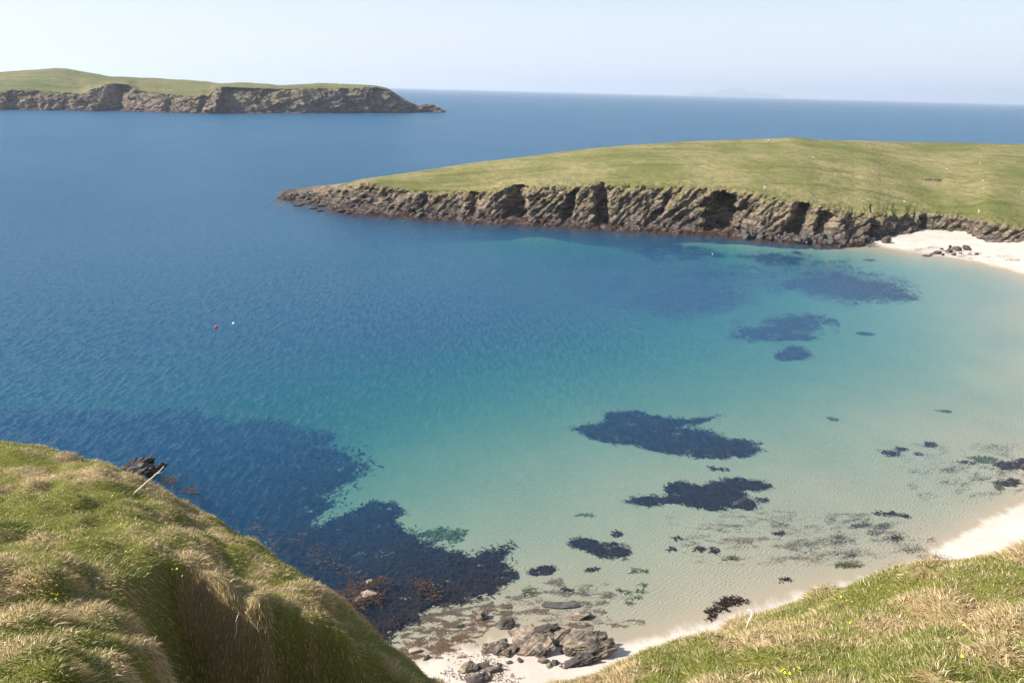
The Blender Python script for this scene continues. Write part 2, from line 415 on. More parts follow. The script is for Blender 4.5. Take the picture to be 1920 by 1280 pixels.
def loft(name, mat, xs, base, top, crest, base_off, crest_dep, gullies, prof, sc, n_cliff, n_top, back_len, back_z, amp, dip, base_z=None, sm=6, bare=None, slope_amp=.5, taper=None):
    nc = len(xs)
    yb, yt, yc = (gsm(interp_pts(c, xs), sm) for c in (base, top, crest))
    bz = np.zeros(nc) if base_z is None else interp_pts(base_z, xs)
    if taper: yt = np.maximum(yt, yb - .36 * (xs - taper)); yc = np.maximum(yc, yb - .39 * (xs - taper))
    B = at_z(xs, yb, bz)
    off = interp_pts(base_off, xs)
    depB = (B - CAM) @ fwd
    T = at_d(xs, yt, depB + off)
    C = at_d(xs, yc, depB + interp_pts(crest_dep, xs))
    tang = np.gradient(B[:, :2], axis=0)
    tang = np.stack([gsm(tang[:, 0], 25), gsm(tang[:, 1], 25)], -1); tang /= np.linalg.norm(tang, axis=1)[:, None]
    nrm = np.stack([tang[:, 1], -tang[:, 0]], -1)                        # towards the near side
    sarc = np.concatenate([[0], np.cumsum(np.linalg.norm(np.diff(B[:, :2], axis=0), axis=1))])
    rows = []; tt = []
    for k in range(6):                                                   # skirt under water
        f = 1 - k / 6
        rows.append(np.concatenate([B[:, :2] + nrm * (9 * sc * f), (bz - 3.5 * sc * f)[:, None]], 1)); tt.append(-f)
    P = np.array(prof)
    for k in range(n_cliff):
        t = k / n_cliff
        h = np.interp(t, P[:, 0], P[:, 1]); v = np.interp(t, P[:, 0], P[:, 2])
        xy = B[:, :2] * (1 - h) + T[:, :2] * h; z = B[:, 2] * (1 - v) + T[:, 2] * v
        rows.append(np.concatenate([xy, z[:, None]], 1)); tt.append(t)
    for k in range(n_top + 1):                                           # turf from the edge to the crest
        u = (k / n_top) ** 1.5
        xy = T[:, :2] * (1 - u) + C[:, :2] * u
        s = u + .22 * np.sin(math.pi * u) * slope_amp
        z = T[:, 2] * (1 - s) + C[:, 2] * s
        rows.append(np.concatenate([xy, z[:, None]], 1)); tt.append(1 + u)
    away = C[:, :2] / np.linalg.norm(C[:, :2], axis=1)[:, None]
    for k in range(1, 15):
        u = k / 14
        rows.append(np.concatenate([C[:, :2] + away * (back_len * u), (C[:, 2] * (1 - u ** 1.6) + back_z * u ** 1.6)[:, None]], 1)); tt.append(2 + u)
    V = np.stack(rows); tt = np.array(tt)[:, None] * np.ones((1, nc))
    S = sarc[None, :] * np.ones_like(tt); Z = V[..., 2]
    cm = smooth(-.6, .12, tt) * (1 - smooth(.93, 1.12, tt))              # where the rock is
    hgt = np.clip(T[:, 2] - B[:, 2], .5, None)[None, :]
    d = np.zeros_like(tt)
    ca, sa = math.cos(dip), math.sin(dip)
    al = (S * ca + Z * sa) / sc; ac = (-S * sa + Z * ca) / sc
    bed = fbm(xyz(al * .09, ac * .75, S * .02 / sc), 4, .6)
    d += amp * .8 * bed
    blk = fbm(xyz(S * .16 / sc, Z * .10 / sc, tt * 1.3), 4, .55)
    d += amp * .95 * blk
    d += amp * .35 * (1 - 2 * np.abs(noise3(xyz(S * .45 / sc, Z * .25 / sc, 7 + tt))))
    d += amp * .9 * noise3(xyz(S * .06 / sc, 0 * S, 3 + 0 * S)) * 1.5
    dd = d * cm
    gtot = np.zeros_like(tt)
    for g in gullies:                                                    # photo x, half width m, depth m, lower and upper reach, lean
        s0 = np.interp(g[0], xs, sarc); w = g[1] * (1.15 - .45 * np.clip(tt, 0, 1.2)) * (1 + .55 * noise3(xyz(Z * .6 / sc, S * .25 / sc, g[0] + 0 * S)))
        ds = S - s0 - g[5] * (Z - B[:, 2][None])
        q = np.exp(-np.abs(ds / w) ** 3.2) if len(g) < 7 else smooth(-.15, .35, ds / w) * np.exp(-np.clip(ds - w * .4, 0, None) / g[6])   # notch, or a step back that runs out again
        m = smooth(g[3] - .15, g[3] + .08, tt) * (1 - smooth(g[4], g[4] + .09, tt))
        gtot = np.maximum(gtot, q * m * g[2])
    V[..., 0] += nrm[None, :, 0] * (dd - gtot); V[..., 1] += nrm[None, :, 1] * (dd - gtot)
    zz = fbm(xyz(V[..., 0] * .35 / sc, V[..., 1] * .35 / sc, Z * .3 / sc), 4, .6)
    V[..., 2] += zz * cm * amp * .5 * np.clip(hgt / (6 * sc), .5, 1)
    tm = smooth(1.0, 1.1, tt)
    V[..., 2] += tm * (fbm(xyz(V[..., 0] * .03 / sc, V[..., 1] * .03 / sc, 2 + 0 * S), 3) * .3 + fbm(xyz(V[..., 0] * .35 / sc, V[..., 1] * .35 / sc, 2 + 0 * S), 3) * .07) * sc
    rock = 1 - smooth(.9, 1.015, tt + .05 * noise3(xyz(S * .12 / sc, tt * 4, 0 * S)))
    rock = np.maximum(rock, smooth(.12, .7, gtot / (2.5 * sc)) * (tt < 1.25))
    if bare: rock = np.maximum(rock, np.interp(xs, *zip(*bare))[None, :] * np.ones_like(rock))
    Q = grid_faces(*tt.shape)
    return obj(name, mesh_np(name, V.reshape(-1, 3), Q, mat, attrs={'rock': rock.ravel()}), kind='structure'), dict(B=B, T=T, C=C, nrm=nrm, xs=xs, V=V, tt=tt)

# --- the grassy headland across the bay
H_base = [(520, 371), (560, 377), (600, 384), (640, 396), (700, 403), (800, 410), (900, 416), (1000, 421), (1100, 427), (1200, 433), (1300, 437), (1400, 446), (1500, 456), (1560, 460), (1630, 459), (1670, 449), (1720, 440), (1760, 438), (1820, 443), (1850, 455), (1920, 458), (2100, 470)]
H_bz = [(520, 0), (1600, 0), (1650, .4), (1720, 1.0), (1850, 1.7), (2100, 2.0)]
H_top = [(520, 370), (540, 364), (560, 358), (600, 350), (650, 344), (690, 341), (730, 351), (780, 358), (870, 361), (950, 351), (1000, 349), (1130, 347), (1200, 348), (1300, 352), (1400, 361), (1450, 370), (1520, 380), (1580, 394), (1640, 400), (1720, 398), (1790, 401), (1850, 413), (1920, 426), (2100, 445)]
H_crest = [(520, 369.5), (540, 362), (560, 355), (600, 347), (650, 342), (690, 336), (750, 327), (800, 320), (900, 305), (1000, 292), (1100, 280), (1200, 270), (1300, 264), (1400, 262), (1450, 260), (1480, 257), (1505, 258), (1530, 262), (1700, 266), (1920, 270), (2100, 273)]
H_off = [(520, 3), (600, 8), (700, 12), (850, 8), (1000, 7), (1600, 7), (1700, 5), (2100, 5)]
H_dep = [(520, 1.5), (560, 7), (600, 14), (700, 34), (800, 55), (900, 72), (1100, 95), (1440, 130), (1920, 165), (2100, 175)]
H_prof = [(0, 0, 0), (.12, .14, .05), (.28, .34, .13), (.42, .52, .30), (.62, .68, .60), (.82, .82, .86), (1, 1, 1)]
H_gul = [(790, 1.2, 2.0, .4, .9, .3), (885, 1.5, 3.2, .3, .9, .12), (965, 3.0, 7.5, .12, .98, .1), (1060, 1.5, 4.5, .06, .8, .25), (1130, 2.0, 8, .10, .99, -.05), (1225, 1.0, 1.6, .45, .7, .5), (1350, 4.2, 9, .12, .86, .12), (1490, 2.4, 5, .22, .9, .25), (1540, 2.0, 4, .2, .75, .2), (1640, 2.2, 7, .05, .99, -.1), (1730, 1.6, 2.2, .1, .95, .3), (1800, 1.5, 1.2, 0, .8, .3)]
xs = np.arange(520, 2101, 1.6)
head, HD = loft('headland', M_HEAD, xs, H_base, H_top, H_crest, H_off, H_dep, H_gul, H_prof, 1.0, 56, 90, 70, -6, 1.5, R(38), H_bz, bare=[(660, 1), (720, 0)], taper=519)

# --- the cliff-edged island out to sea
I_base = [(-300, 204), (0, 206), (100, 207), (200, 209), (300, 211), (420, 214), (500, 213), (660, 212), (740, 212), (800, 210.5), (832, 211)]
I_top = [(-300, 168), (0, 171), (50, 170), (100, 174), (150, 177), (185, 165), (205, 157), (240, 160), (255, 172), (300, 178), (350, 181), (392, 180), (410, 163), (450, 164), (500, 167), (540, 168), (600, 167), (660, 166), (700, 164), (730, 168), (745, 180), (765, 192), (785, 201), (797, 196), (812, 197), (832, 209)]
I_crest = [(-300, 140), (0, 135), (40, 132), (65, 130), (105, 127.5), (125, 129), (150, 134), (175, 138), (205, 144), (300, 147), (390, 153), (410, 156), (450, 155), (505, 157.5), (520, 160), (560, 158), (600, 156), (700, 160), (725, 165), (745, 177), (765, 190), (785, 200), (797, 195), (812, 196), (832, 208)]
I_off = [(-300, 20), (170, 22), (205, 70), (250, 45), (290, 22), (380, 24), (410, 50), (500, 38), (600, 26), (720, 20), (832, 6)]
I_dep = [(-300, 280), (0, 290), (200, 280), (400, 230), (500, 165), (600, 115), (700, 75), (750, 45), (790, 18), (832, 5)]
I_prof = [(0, 0, 0), (.08, .06, .03), (.2, .12, .18), (.5, .4, .55), (.8, .75, .86), (1, 1, 1)]
I_gul = [(8, 9, 20, .05, .97, .2, 16), (60, 6, 10, .1, .95, .2), (122, 6, 9, .1, .95, .2), (186, 16, 60, .02, .99, .35, 34), (275, 5, 8, .4, .95, .3), (302, 7, 18, .1, .95, .2, 14), (368, 6, 14, .05, .9, .3, 10), (404, 14, 48, .02, .99, .3, 60), (482, 6, 12, .0, .45, .2), (482, 10, 30, .5, .96, .8, 26), (562, 3, 8, .4, .95, -.5), (604, 4, 8, 0, .4, .2), (616, 3, 8, .2, .95, -.3), (648, 8, 22, .0, .95, -.3, 14), (675, 3, 12, .0, .55, -.4), (700, 4, 12, .0, .6, -.4), (708, 8, 24, .1, .96, -.2, 16), (732, 3, 10, 0, .7, -.4)]
xs = np.arange(-300, 833, 1.6)
isle, IS = loft('cliff_island', M_ISLE, xs, I_base, I_top, I_crest, I_off, I_dep, I_gul, I_prof, 3.2, 50, 40, 250, -10, 5.5, R(14), None, 2, slope_amp=.15, bare=[(715, 0), (735, 1)])


# ------------------------------------------------------------------ far island on the horizon
FD = 33500.0
prof = [(1278, 0), (1284, 4), (1293, 6.5), (1300, 5.5), (1308, 2), (1316, 3.5), (1324, 8), (1340, 11), (1356, 14), (1363, 15), (1372, 13), (1382, 8), (1395, 7.5), (1415, 8), (1430, 7.5), (1437, 2), (1441, 0)]
xs = np.linspace(1278, 1441, 140)
hs = gsm(np.interp(xs, *zip(*prof)), 1) * FD / F
wx = at_d(xs, np.interp(xs, [0, 1920], [143.8, 194.0]), np.full(len(xs), FD))[:, 0]
vv = np.linspace(-1, 1, 41); bell = np.clip(1 - np.abs(vv) ** 1.7, 0, 1)
Xf = wx[None, :] + 0 * vv[:, None]; Yf = FD + vv[:, None] * 1300 + 0 * Xf
Zf = hs[None, :] * bell[:, None] * (1 + .12 * fbm(xyz(Xf * .003, Yf * .003, 0 * Xf), 3) * (np.abs(vv)[:, None] > .04)) - 4
obj('distant_island', mesh_np('distant_island', xyz(Xf, Yf, Zf).reshape(-1, 3), grid_faces(*Xf.shape), M_FAR), kind='structure')

# ------------------------------------------------------------------ near hillsides with long grass
def mat_turf():
    t = NT('hill_turf'); f = t.noise(t.coord(), 26, 4, .7); g = t.noise(t.coord((1, 1, .3)), 60, 3, .7)
    col = t.mix(t.attr('dry'), (.21, .21, .045), (.46, .35, .185))
    t.bsdf(t.mix(t.math('MULTIPLY', t.ramp(f, .4, .7), .5), col, (.09, .08, .032)), .95, t.bump(t.math('ADD', f, g), .8, .05), .1); return t.m

def mat_blade():
    t = NT('grass_blades'); c = t.attr('blade_col', 'Color')
    d = t.n('BsdfDiffuse', {'Color': c}); tr = t.n('BsdfTranslucent', {'Color': c}); g = t.n('BsdfGlossy', {'Color': (1, 1, 1), 'Roughness': .45})
    m1 = t.n('MixShader', {0: .32, 1: d.outputs[0], 2: tr.outputs[0]}); m2 = t.n('MixShader', {0: .025, 1: m1.outputs[0], 2: g.outputs[0]})
    t.t.links.new(m2.outputs[0], t.out.inputs[0]); return t.m
M_TURF = mat_turf(); M_BLADE = mat_blade()

class Hill:
    def __init__(s, name, ctrl, sil, outdirs, ext, step, seed, dry, cut=None):
        P = [at_d(a, b, d) for a, b, d in ctrl + sil]
        for (a, b, d), (ox, oy) in zip(sil, outdirs):
            p = at_d(a, b, d); o = np.array([ox, oy]) / math.hypot(ox, oy)
            for k, dz in ((1.1, 1.0), (3.0, 4.2), (7.0, 12.0)):
                P.append(np.array([p[0] + o[0] * k, p[1] + o[1] * k, p[2] - dz]))
        P = np.array(P); s.cut = cut; s.tps = TPS(P[:, :2], P[:, 2], 3e-4); s.seed = seed
        x0, x1, y0, y1 = ext; gx = np.arange(x0, x1, step); gy = np.arange(y0, y1, step)
        Xh, Yh = np.meshgrid(gx, gy); Zh = s.z(Xh, Yh)
        s.dry = dry
        s.o = obj(name, mesh_np(name, xyz(Xh, Yh, Zh).reshape(-1, 3), grid_faces(*Xh.shape), M_TURF, attrs={'dry': s.dryness(Xh, Yh)[0]}), kind='structure')
        s.gx, s.gy, s.Z = gx, gy, Zh
    def z(s, x, y):
        z = s.tps(x, y)
        if s.cut: z = z - s.cut(x, y)
        z = np.maximum(z, -4 + 0 * z)
        wxx = x + .35 * noise3(xyz(x * .8, y * .8, 3 + 0 * x)); wyy = y + .35 * noise3(xyz(x * .8, y * .8, 9 + 0 * x))
        d, ox, oy, r = worley(wxx, wyy, .95, s.seed)
        z = z + (.05 + .26 * r) * np.exp(-(d / .42) ** 2)
        return z + .40 * fbm(xyz(x * .32, y * .32, s.seed + 0 * x), 3) + .05 * fbm(xyz(x * 2.2, y * 2.2, s.seed + 0 * x), 2)
    def dryness(s, x, y):
        wxx = x + .35 * noise3(xyz(x * .8, y * .8, 3 + 0 * x)); wyy = y + .35 * noise3(xyz(x * .8, y * .8, 9 + 0 * x))
        dc, ox, oy, rid = worley(wxx, wyy, .95, s.seed)
        patch = fbm(xyz(x * .45, y * .45, s.seed + 1.5 + 0 * x), 3); fine = fbm(xyz(x * 1.9, y * 1.9, s.seed + 3.5 + 0 * x), 2)
        return smooth(-.25, .55, patch * .9 + fine * .55 + (rid - .5) * .7 + s.dry + .25 * np.exp(-(dc / .35) ** 2) - .1), dc, ox, oy, rid, patch, fine
    def sample(s, x, y):
        fx = np.clip((x - s.gx[0]) / (s.gx[1] - s.gx[0]), 0, len(s.gx) - 1.001); fy = np.clip((y - s.gy[0]) / (s.gy[1] - s.gy[0]), 0, len(s.gy) - 1.001)
        i = fx.astype(int); j = fy.astype(int); u = fx - i; v = fy - j; Z = s.Z
        z = Z[j, i] * (1 - u) * (1 - v) + Z[j, i + 1] * u * (1 - v) + Z[j + 1, i] * (1 - u) * v + Z[j + 1, i + 1] * u * v
        st = s.gx[1] - s.gx[0]
        gx = ((Z[j, i + 1] - Z[j, i]) * (1 - v) + (Z[j + 1, i + 1] - Z[j + 1, i]) * v) / st
        gy = ((Z[j + 1, i] - Z[j, i]) * (1 - u) + (Z[j + 1, i + 1] - Z[j, i + 1]) * u) / st
        return z, gx, gy
    def on(s, px, py):
        """where the sight line through a photo point meets the hill"""
        d = ray(px, py); t = np.linspace(4, 40, 1500); p = CAM + t[:, None] * d
        z, _, _ = s.sample(p[:, 0], p[:, 1]); k = np.argmax(p[:, 2] < z)
        return p[k] if (p[:, 2] < z).any() else p[700]

def proj(p):
    q = p - CAM; d = q @ fwd
    return 960 + F * (q @ rt) / d, 640 - F * (q @ up) / d, d

def grass(hill, name, ext, n, label_kind, wind, lmin, lmax):
    r = np.random.default_rng(hill.seed + 5)
    x = r.uniform(ext[0], ext[1], n * 4); y = r.uniform(ext[2], ext[3], n * 4)
    z, gx, gy = hill.sample(x, y)
    px, py, d = proj(np.stack([x, y, z], -1))
    slope = np.hypot(gx, gy); dist = np.sqrt(x * x + y * y + (z - CAM_Z) ** 2)
    ok = (px > -160) & (px < 2080) & (py > 700) & (py < 1420) & (d > 3) & (z > 10)
    back = (gx * x + gy * y - (z - CAM_Z)) / dist                         # facing the eye ?
    ok &= back > -.35
    area_w = np.sqrt(1 + slope ** 2) * np.clip(14 / dist, .6, 1.6) / 3.0
    ok &= r.uniform(size=len(x)) < area_w
    idx = np.nonzero(ok)[0][:n]
    x, y, z, gx, gy = x[idx], y[idx], z[idx], gx[idx], gy[idx]; m = len(x)
    dryf, dc, ox, oy, rid, patch, fine = hill.dryness(x, y)
    isdry = r.uniform(size=m) < np.clip(dryf * .8 + .12 + .45 * smooth(.9, 2.0, np.hypot(gx, gy)), .1, .88)
    nx, ny, nz = -gx, -gy, np.ones(m); nl = np.sqrt(nx * nx + ny * ny + 1); nx, ny, nz = nx / nl, ny / nl, nz / nl
    tn = np.maximum(dc, .05)
    ang = r.uniform(0, 2 * math.pi, m); rs = r.uniform(.2, .95, m)
    lx = ox / tn * .22 + wind[0] + np.cos(ang) * rs - gx * .35; ly = oy / tn * .22 + wind[1] + np.sin(ang) * rs - gy * .35
    ux = nx * .75 + lx * .55; uy = ny * .75 + ly * .55; uz = nz * .75 + .45
    sl = np.hypot(gx, gy); steep = smooth(.9, 2.0, sl); dn = np.sqrt(sl ** 2 + sl ** 4) + 1e-6       # on the steep bank the dead grass hangs down
    ux = ux * (1 - steep) + steep * (nx * .35 - gx / dn + np.cos(ang) * rs * .3); uy = uy * (1 - steep) + steep * (ny * .35 - gy / dn + np.sin(ang) * rs * .3); uz = uz * (1 - steep) + steep * (nz * .35 - sl ** 2 / dn)
    ul = np.sqrt(ux * ux + uy * uy + uz * uz); U = np.stack([ux, uy, uz], -1) / ul[:, None]
    L = r.uniform(lmin, lmax, m) * np.where(isdry, 1.15, .95) * (1 + .45 * (rid - .4)) * (1 + .35 * np.clip(fine, -1, 1))
    droop = np.stack([lx, ly, -gx * lx * 0 - .55 + 0 * lx], -1); droop /= np.linalg.norm(droop, axis=1)[:, None]
    P0 = np.stack([x, y, z - .03], -1); P1 = P0 + U * (L * .55)[:, None]
    D2 = U * .55 + droop * np.where(isdry, .75, .5)[:, None]; D2 /= np.linalg.norm(D2, axis=1)[:, None]
    P2 = P1 + D2 * (L * .55)[:, None]
    side = np.cross(U, np.stack([np.cos(ang), np.sin(ang), 0 * ang], -1)); side /= np.linalg.norm(side, axis=1)[:, None] + 1e-9
    w = r.uniform(.004, .0075, m)[:, None]
    V = np.stack([P0 - side * w, P0 + side * w, P1 + side * w * .8, P1 - side * w * .8, P2], 1).reshape(-1, 3)
    b = np.arange(m)[:, None] * 5
    T = np.concatenate([b + [[0, 1, 2]], b + [[0, 2, 3]], b + [[3, 2, 4]]])
    g1 = np.array([.170, .185, .032]); g2 = np.array([.285, .268, .080]); s1 = np.array([.42, .31, .15]); s2 = np.array([.56, .44, .26]); s3 = np.array([.27, .18, .085])
    k = r.uniform(size=m)[:, None]; q = np.clip(.5 + patch + .3 * fine, 0, 1)[:, None]
    cg = g1 * (1 - q) + g2 * q; cg = cg * (.7 + .6 * k)
    cs = np.where(k < .45, s1, np.where(k < .75, s2, s3)) * (.8 + .4 * r.uniform(size=m)[:, None])
    c = np.clip(np.where(isdry[:, None], cs, cg) * 1.3, 0, .8)
    colr = np.repeat(np.concatenate([c, np.ones((m, 1))], 1), 5, 0)
    return obj(name, mesh_np(name, V, T, M_BLADE, False, colors={'blade_col': colr}), label=label_kind, cat='grass', kind='stuff')

L_sil = [(-260, 822, 25), (-120, 835, 24.6), (0, 848, 24), (120, 863, 23.5), (220, 893, 23), (300, 926, 22), (350, 956, 21.3), (420, 1006, 20.2), (480, 1046, 19.2), (560, 1098, 18.2), (600, 1133, 18.0), (650, 1183, 17.9), (720, 1238, 17.9), (770, 1273, 18.0), (820, 1303, 18.1), (900, 1365, 18.1)]
L_out = [(.1, 1), (.15, 1), (.2, 1), (.25, 1), (.3, 1), (.4, 1), (.5, 1), (.5, 1), (.5, 1), (.5, 1), (.5, 1), (.5, 1), (.5, 1), (.5, 1), (.5, 1), (.6, 1)]
L_ctl = [(-200, 956, 17.5), (0, 956, 17.6), (150, 956, 18.3), (300, 976, 19.4), (-200, 1066, 13), (0, 1066, 13.6), (150, 1066, 14.6), (290, 1056, 16.0), (400, 1061, 17.3), (480, 1081, 17.7),
         (-200, 1176, 10.5), (0, 1176, 11), (150, 1176, 11.9), (235, 1176, 12.8), (-100, 1286, 9), (0, 1286, 9.2), (150, 1286, 10), (220, 1286, 10.7),
         (300, 1092, 15.0), (420, 1102, 16.1), (540, 1148, 16.6), (620, 1200, 16.9), (700, 1268, 17.2), (580, 1135, 17.4), (655, 1205, 17.4), (780, 1350, 17.2),
         (400, 1200, 14.6), (400, 1300, 13.2), (550, 1300, 15), (400, 1450, 11), (700, 1400, 16), (0, 1426, 7.4), (180, 1426, 8.2), (-200, 1426, 7)]
L_wall = np.array([at_d(a, b, d)[:2] for a, b, d in [(150, 1420, 8.1), (205, 1330, 9.9), (225, 1286, 10.7), (262, 1190, 12.9), (285, 1100, 15.0), (305, 1072, 15.6), (420, 1100, 16.1), (540, 1148, 16.6), (620, 1200, 16.9), (700, 1268, 17.2), (770, 1345, 17.2)]])
L_hole = np.vstack([L_wall, [[2.5, 12.5], [3.0, 3.0], [-2.0, 2.0]]])
def hollow(x, y):
    """depth of the eroded hollow: steep walls along L_wall, open towards the gully"""
    wx_ = x + .45 * noise3(xyz(x * .7, y * .7, 31 + 0 * x)); wy_ = y + .45 * noise3(xyz(x * .7, y * .7, 37 + 0 * x))
    d = np.full(x.shape, 1e9)
    for p, q in zip(L_wall[:-1], L_wall[1:]):
        e = q - p; t = np.clip(((wx_ - p[0]) * e[0] + (wy_ - p[1]) * e[1]) / (e @ e), 0, 1)
        d = np.minimum(d, np.hypot(wx_ - p[0] - t * e[0], wy_ - p[1] - t * e[1]))
    return np.where(inpoly(wx_, wy_, L_hole), 3.2 * smooth(-.05, .75, d) + .7 * np.clip(d - .5, 0, 4), 0)
hill_l = Hill('left_hillside', L_ctl, L_sil, L_out, (-22, 8, 2, 44), .11, 21, -.14, hollow)
R_sil = [(1000, 1320, 12.6), (1080, 1284, 13), (1180, 1244, 13.5), (1260, 1210, 14), (1350, 1175, 14.5), (1420, 1143, 15), (1500, 1103, 15.5), (1560, 1085, 15.6), (1620, 1075, 15.5), (1700, 1060, 15.4), (1780, 1036, 15.5), (1850, 1020, 15.5), (1920, 1014, 15.3), (2050, 1005, 15), (2250, 1000, 14.5)]
R_out = [(-1, .6), (-.8, 1), (-.6, 1), (-.5, 1), (-.4, 1), (-.35, 1), (-.25, 1), (-.15, 1), (-.05, 1), (0, 1), (0, 1), (.05, 1), (.1, 1), (.2, 1), (.3, 1)]
R_ctl = [(1920, 1280, 9.5), (1700, 1280, 10), (1500, 1280, 10.8), (1300, 1280, 11.8), (1920, 1140, 12), (1700, 1155, 12.6), (1500, 1185, 13.0), (1350, 1235, 12.9), (2150, 1280, 9), (2150, 1140, 11.5), (1700, 1450, 7.5), (1300, 1450, 9), (1950, 1450, 7.1), (1080, 1400, 11)]
R_sil = [(a, b + 24, d) for a, b, d in R_sil]; R_ctl = [(a, b + 12, d) for a, b, d in R_ctl]
hill_r = Hill('right_hillside', R_ctl, R_sil, R_out, (-2, 17, 2, 36), .11, 47, .02)
grass(hill_l, 'hillside_grass', (-16, 3, 4, 26), 330000, 'long green and straw grass covering the left hillside and its shaded bank', (.12, -.05), .045, .13)
grass(hill_r, 'hillside_grass', (0, 13, 4, 18), 210000, 'long straw and green grass covering the right hillside', (.15, .05), .05, .14)
# ------------------------------------------------------------------ rocks
def cube_sphere(n):
    bm = bmesh.new(); bmesh.ops.create_cube(bm, size=2.0); bmesh.ops.subdivide_edges(bm, edges=bm.edges[:], cuts=n, use_grid_fill=True)
    bm.verts.ensure_lookup_table(); V = np.array([v.co[:] for v in bm.verts]); Q = np.array([[v.index for v in f.verts] for f in bm.faces]); bm.free()
    return V / np.linalg.norm(V, axis=1)[:, None], Q
CS = {n: cube_sphere(n) for n in (5, 9, 26)}

def rock_mesh(seed, W, D, H, n=9, yaw=0, tilt=0, lean=0, cuts=16, rough=.09, mat=None, sharp=.55):
    r = np.random.default_rng(seed); dirs, Q = CS[n]
    N = r.normal(size=(cuts, 3)); N /= np.linalg.norm(N, axis=1)[:, None]
    off = r.uniform(sharp, 1.0, cuts)
    rad = np.min(np.where(dirs @ N.T > 1e-3, off / np.maximum(dirs @ N.T, 1e-3), 9), axis=1); rad = np.minimum(rad, 1.15)
    V = dirs * rad[:, None]
    k = seed * 3.7
    bed = noise3(xyz(V[:, 0] * .7 + k, V[:, 1] * .7, V[:, 2] * 5.5)); crack = np.abs(noise3(xyz(V[:, 0] * 2.2 + k, V[:, 1] * 2.2, V[:, 2] * 2.2)))
    V = V * (1 + rough * (bed * 1.3 + fbm(V * 2.6 + k, 4, .6) - .9 * np.clip(.18 - crack, 0, 1) * 4))[:, None]
    V = V * np.array([W / 2, D / 2, H])
    m = np.array(Matrix.Rotation(yaw, 3, 'Z') @ Matrix.Rotation(-tilt, 3, 'Y') @ Matrix.Rotation(lean, 3, 'X'))
    return mesh_np('rock', V @ m.T, Q, mat, n > 20)

def put_rock(name, px, py, wpx, hw, dw, seed, label, mat, n=9, yaw=0, tilt=0, lean=0, group=None, cat='rock', zg=None, sink=.35, parent=None, **kw):
    z = 0.0
    for _ in range(3):
        p = at_z(px, py, z)
        z = max(float(seabed_z(np.array([p[0]]), np.array([p[1]]))[0]), -.6) if zg is None else zg
    dep = (p - CAM) @ fwd; W = wpx * dep / F; H = W * hw
    me = rock_mesh(seed, W, W * dw, H, n, yaw, tilt, lean, mat=mat, **kw)
    return obj(name, me, parent, label, cat, group, loc=(p[0], p[1], z + H * (1 - sink) * .55))

def slab_rock(px, py, wpx, seed, label, n, mats, yaw=.3, tilt=.46, flat=.12, dw=.44, lift=.27):
    """a rock of several bedded slabs leaning the same way"""
    r = np.random.default_rng(seed); z = 0.0
    for _ in range(3):
        p = at_z(px, py, z); z = max(float(seabed_z(np.array([p[0]]), np.array([p[1]]))[0]), -.4)
    W = wpx * ((p - CAM) @ fwd) / F
    root = bpy.data.objects.new('shore_rock', None); COL.objects.link(root); root.location = (p[0], p[1], z); root['label'] = label; root['category'] = 'rock'
    for k in range(n):
        u = (k + .5) / n - .5; w = W * r.uniform(.55, .95); t_ = tilt + r.normal(0, .08)
        me = rock_mesh(seed * 10 + k, w, W * dw * r.uniform(.7, 1.2), W * flat * r.uniform(.7, 1.15), 26, yaw + r.normal(0, .1), t_, .25 + r.normal(0, .12), cuts=11, rough=.11, mat=mats[k % len(mats)], sharp=.38)
        obj('slab', me, root, loc=(W * (.32 * u + r.normal(0, .06)), -W * dw * .9 * u, W * (lift * (.75 - abs(u)) * .8)))
slab_rock(942, 1220, 62, 1, 'rounded tan slab rock at the left end of the beach rock formation', 6, [M_ROCK, M_ROCK2])
slab_rock(1000, 1216, 92, 2, 'largest tan and grey layered rock in the middle of the beach rock formation', 9, [M_ROCK, M_ROCK2, M_ROCK])
slab_rock(1044, 1204, 58, 3, 'grey blocky layered rock wedged between the two big beach rocks', 6, [M_ROCK2, M_ROCK])
slab_rock(1096, 1224, 104, 4, 'long dark topped layered rock rising to a horned tip beside its own shadow', 9, [M_ROCK2, M_ROCK, M_ROCK2], tilt=.40, flat=.10, dw=.36, lift=.32)
put_rock('shore_rock', 1128, 1198, 24, .45, .4, 5, 'pale upright horn of rock on the tip of the long layered rock', M_ROCK, 26, .3, .9, zg=.8)
put_rock('shore_rock', 1018, 1182, 64, .14, .35, 6, 'low dark weedy ridge of rock along the back of the beach formation', M_ROCK_D, 26, .25, .2, rough=.16)
put_rock('shore_rock', 1078, 1245, 74, .12, .4, 7, 'dark broken rubble rock in front of the long layered rock', M_ROCK_D, 26, .2, .1, rough=.22)
put_rock('boulder', 877, 1256, 42, .30, .7, 8, 'pale flat topped boulder on the sand left of the formation', M_ROCK, 26, .3, .2)
put_rock('boulder', 906, 1251, 24, .3, .7, 9, 'small dark boulder touching the pale flat topped boulder', M_ROCK_D, 9, .1, .1)
put_rock('boulder', 925, 1258, 32, .22, .6, 10, 'low mossy boulder in front of the left slab', M_ROCK, 9, .5, .1)
put_rock('boulder', 895, 1276, 56, .16, .45, 12, 'long low dark rock at the foot of the sand gully', M_ROCK_D, 26, .4, .1)
put_rock('boulder', 908, 1158, 26, .55, .7, 13, 'small upright pointed rock standing at the water edge', M_ROCK, 26, .2, .5)
put_rock('boulder', 945, 1174, 38, .28, .6, 14, 'cracked brown rock behind the beach formation at the water edge', M_ROCK_D, 26, .2, .3)
put_rock('boulder', 967, 1186, 28, .28, .7, 15, 'round weedy rock tucked against the left slab', M_ROCK, 9, .2, .2)
put_rock('boulder', 1058, 1136, 74, .07, .26, 16, 'long flat reddish rock awash in the shallows', M_ROCK_D, 26, .05, 0, sink=.3)
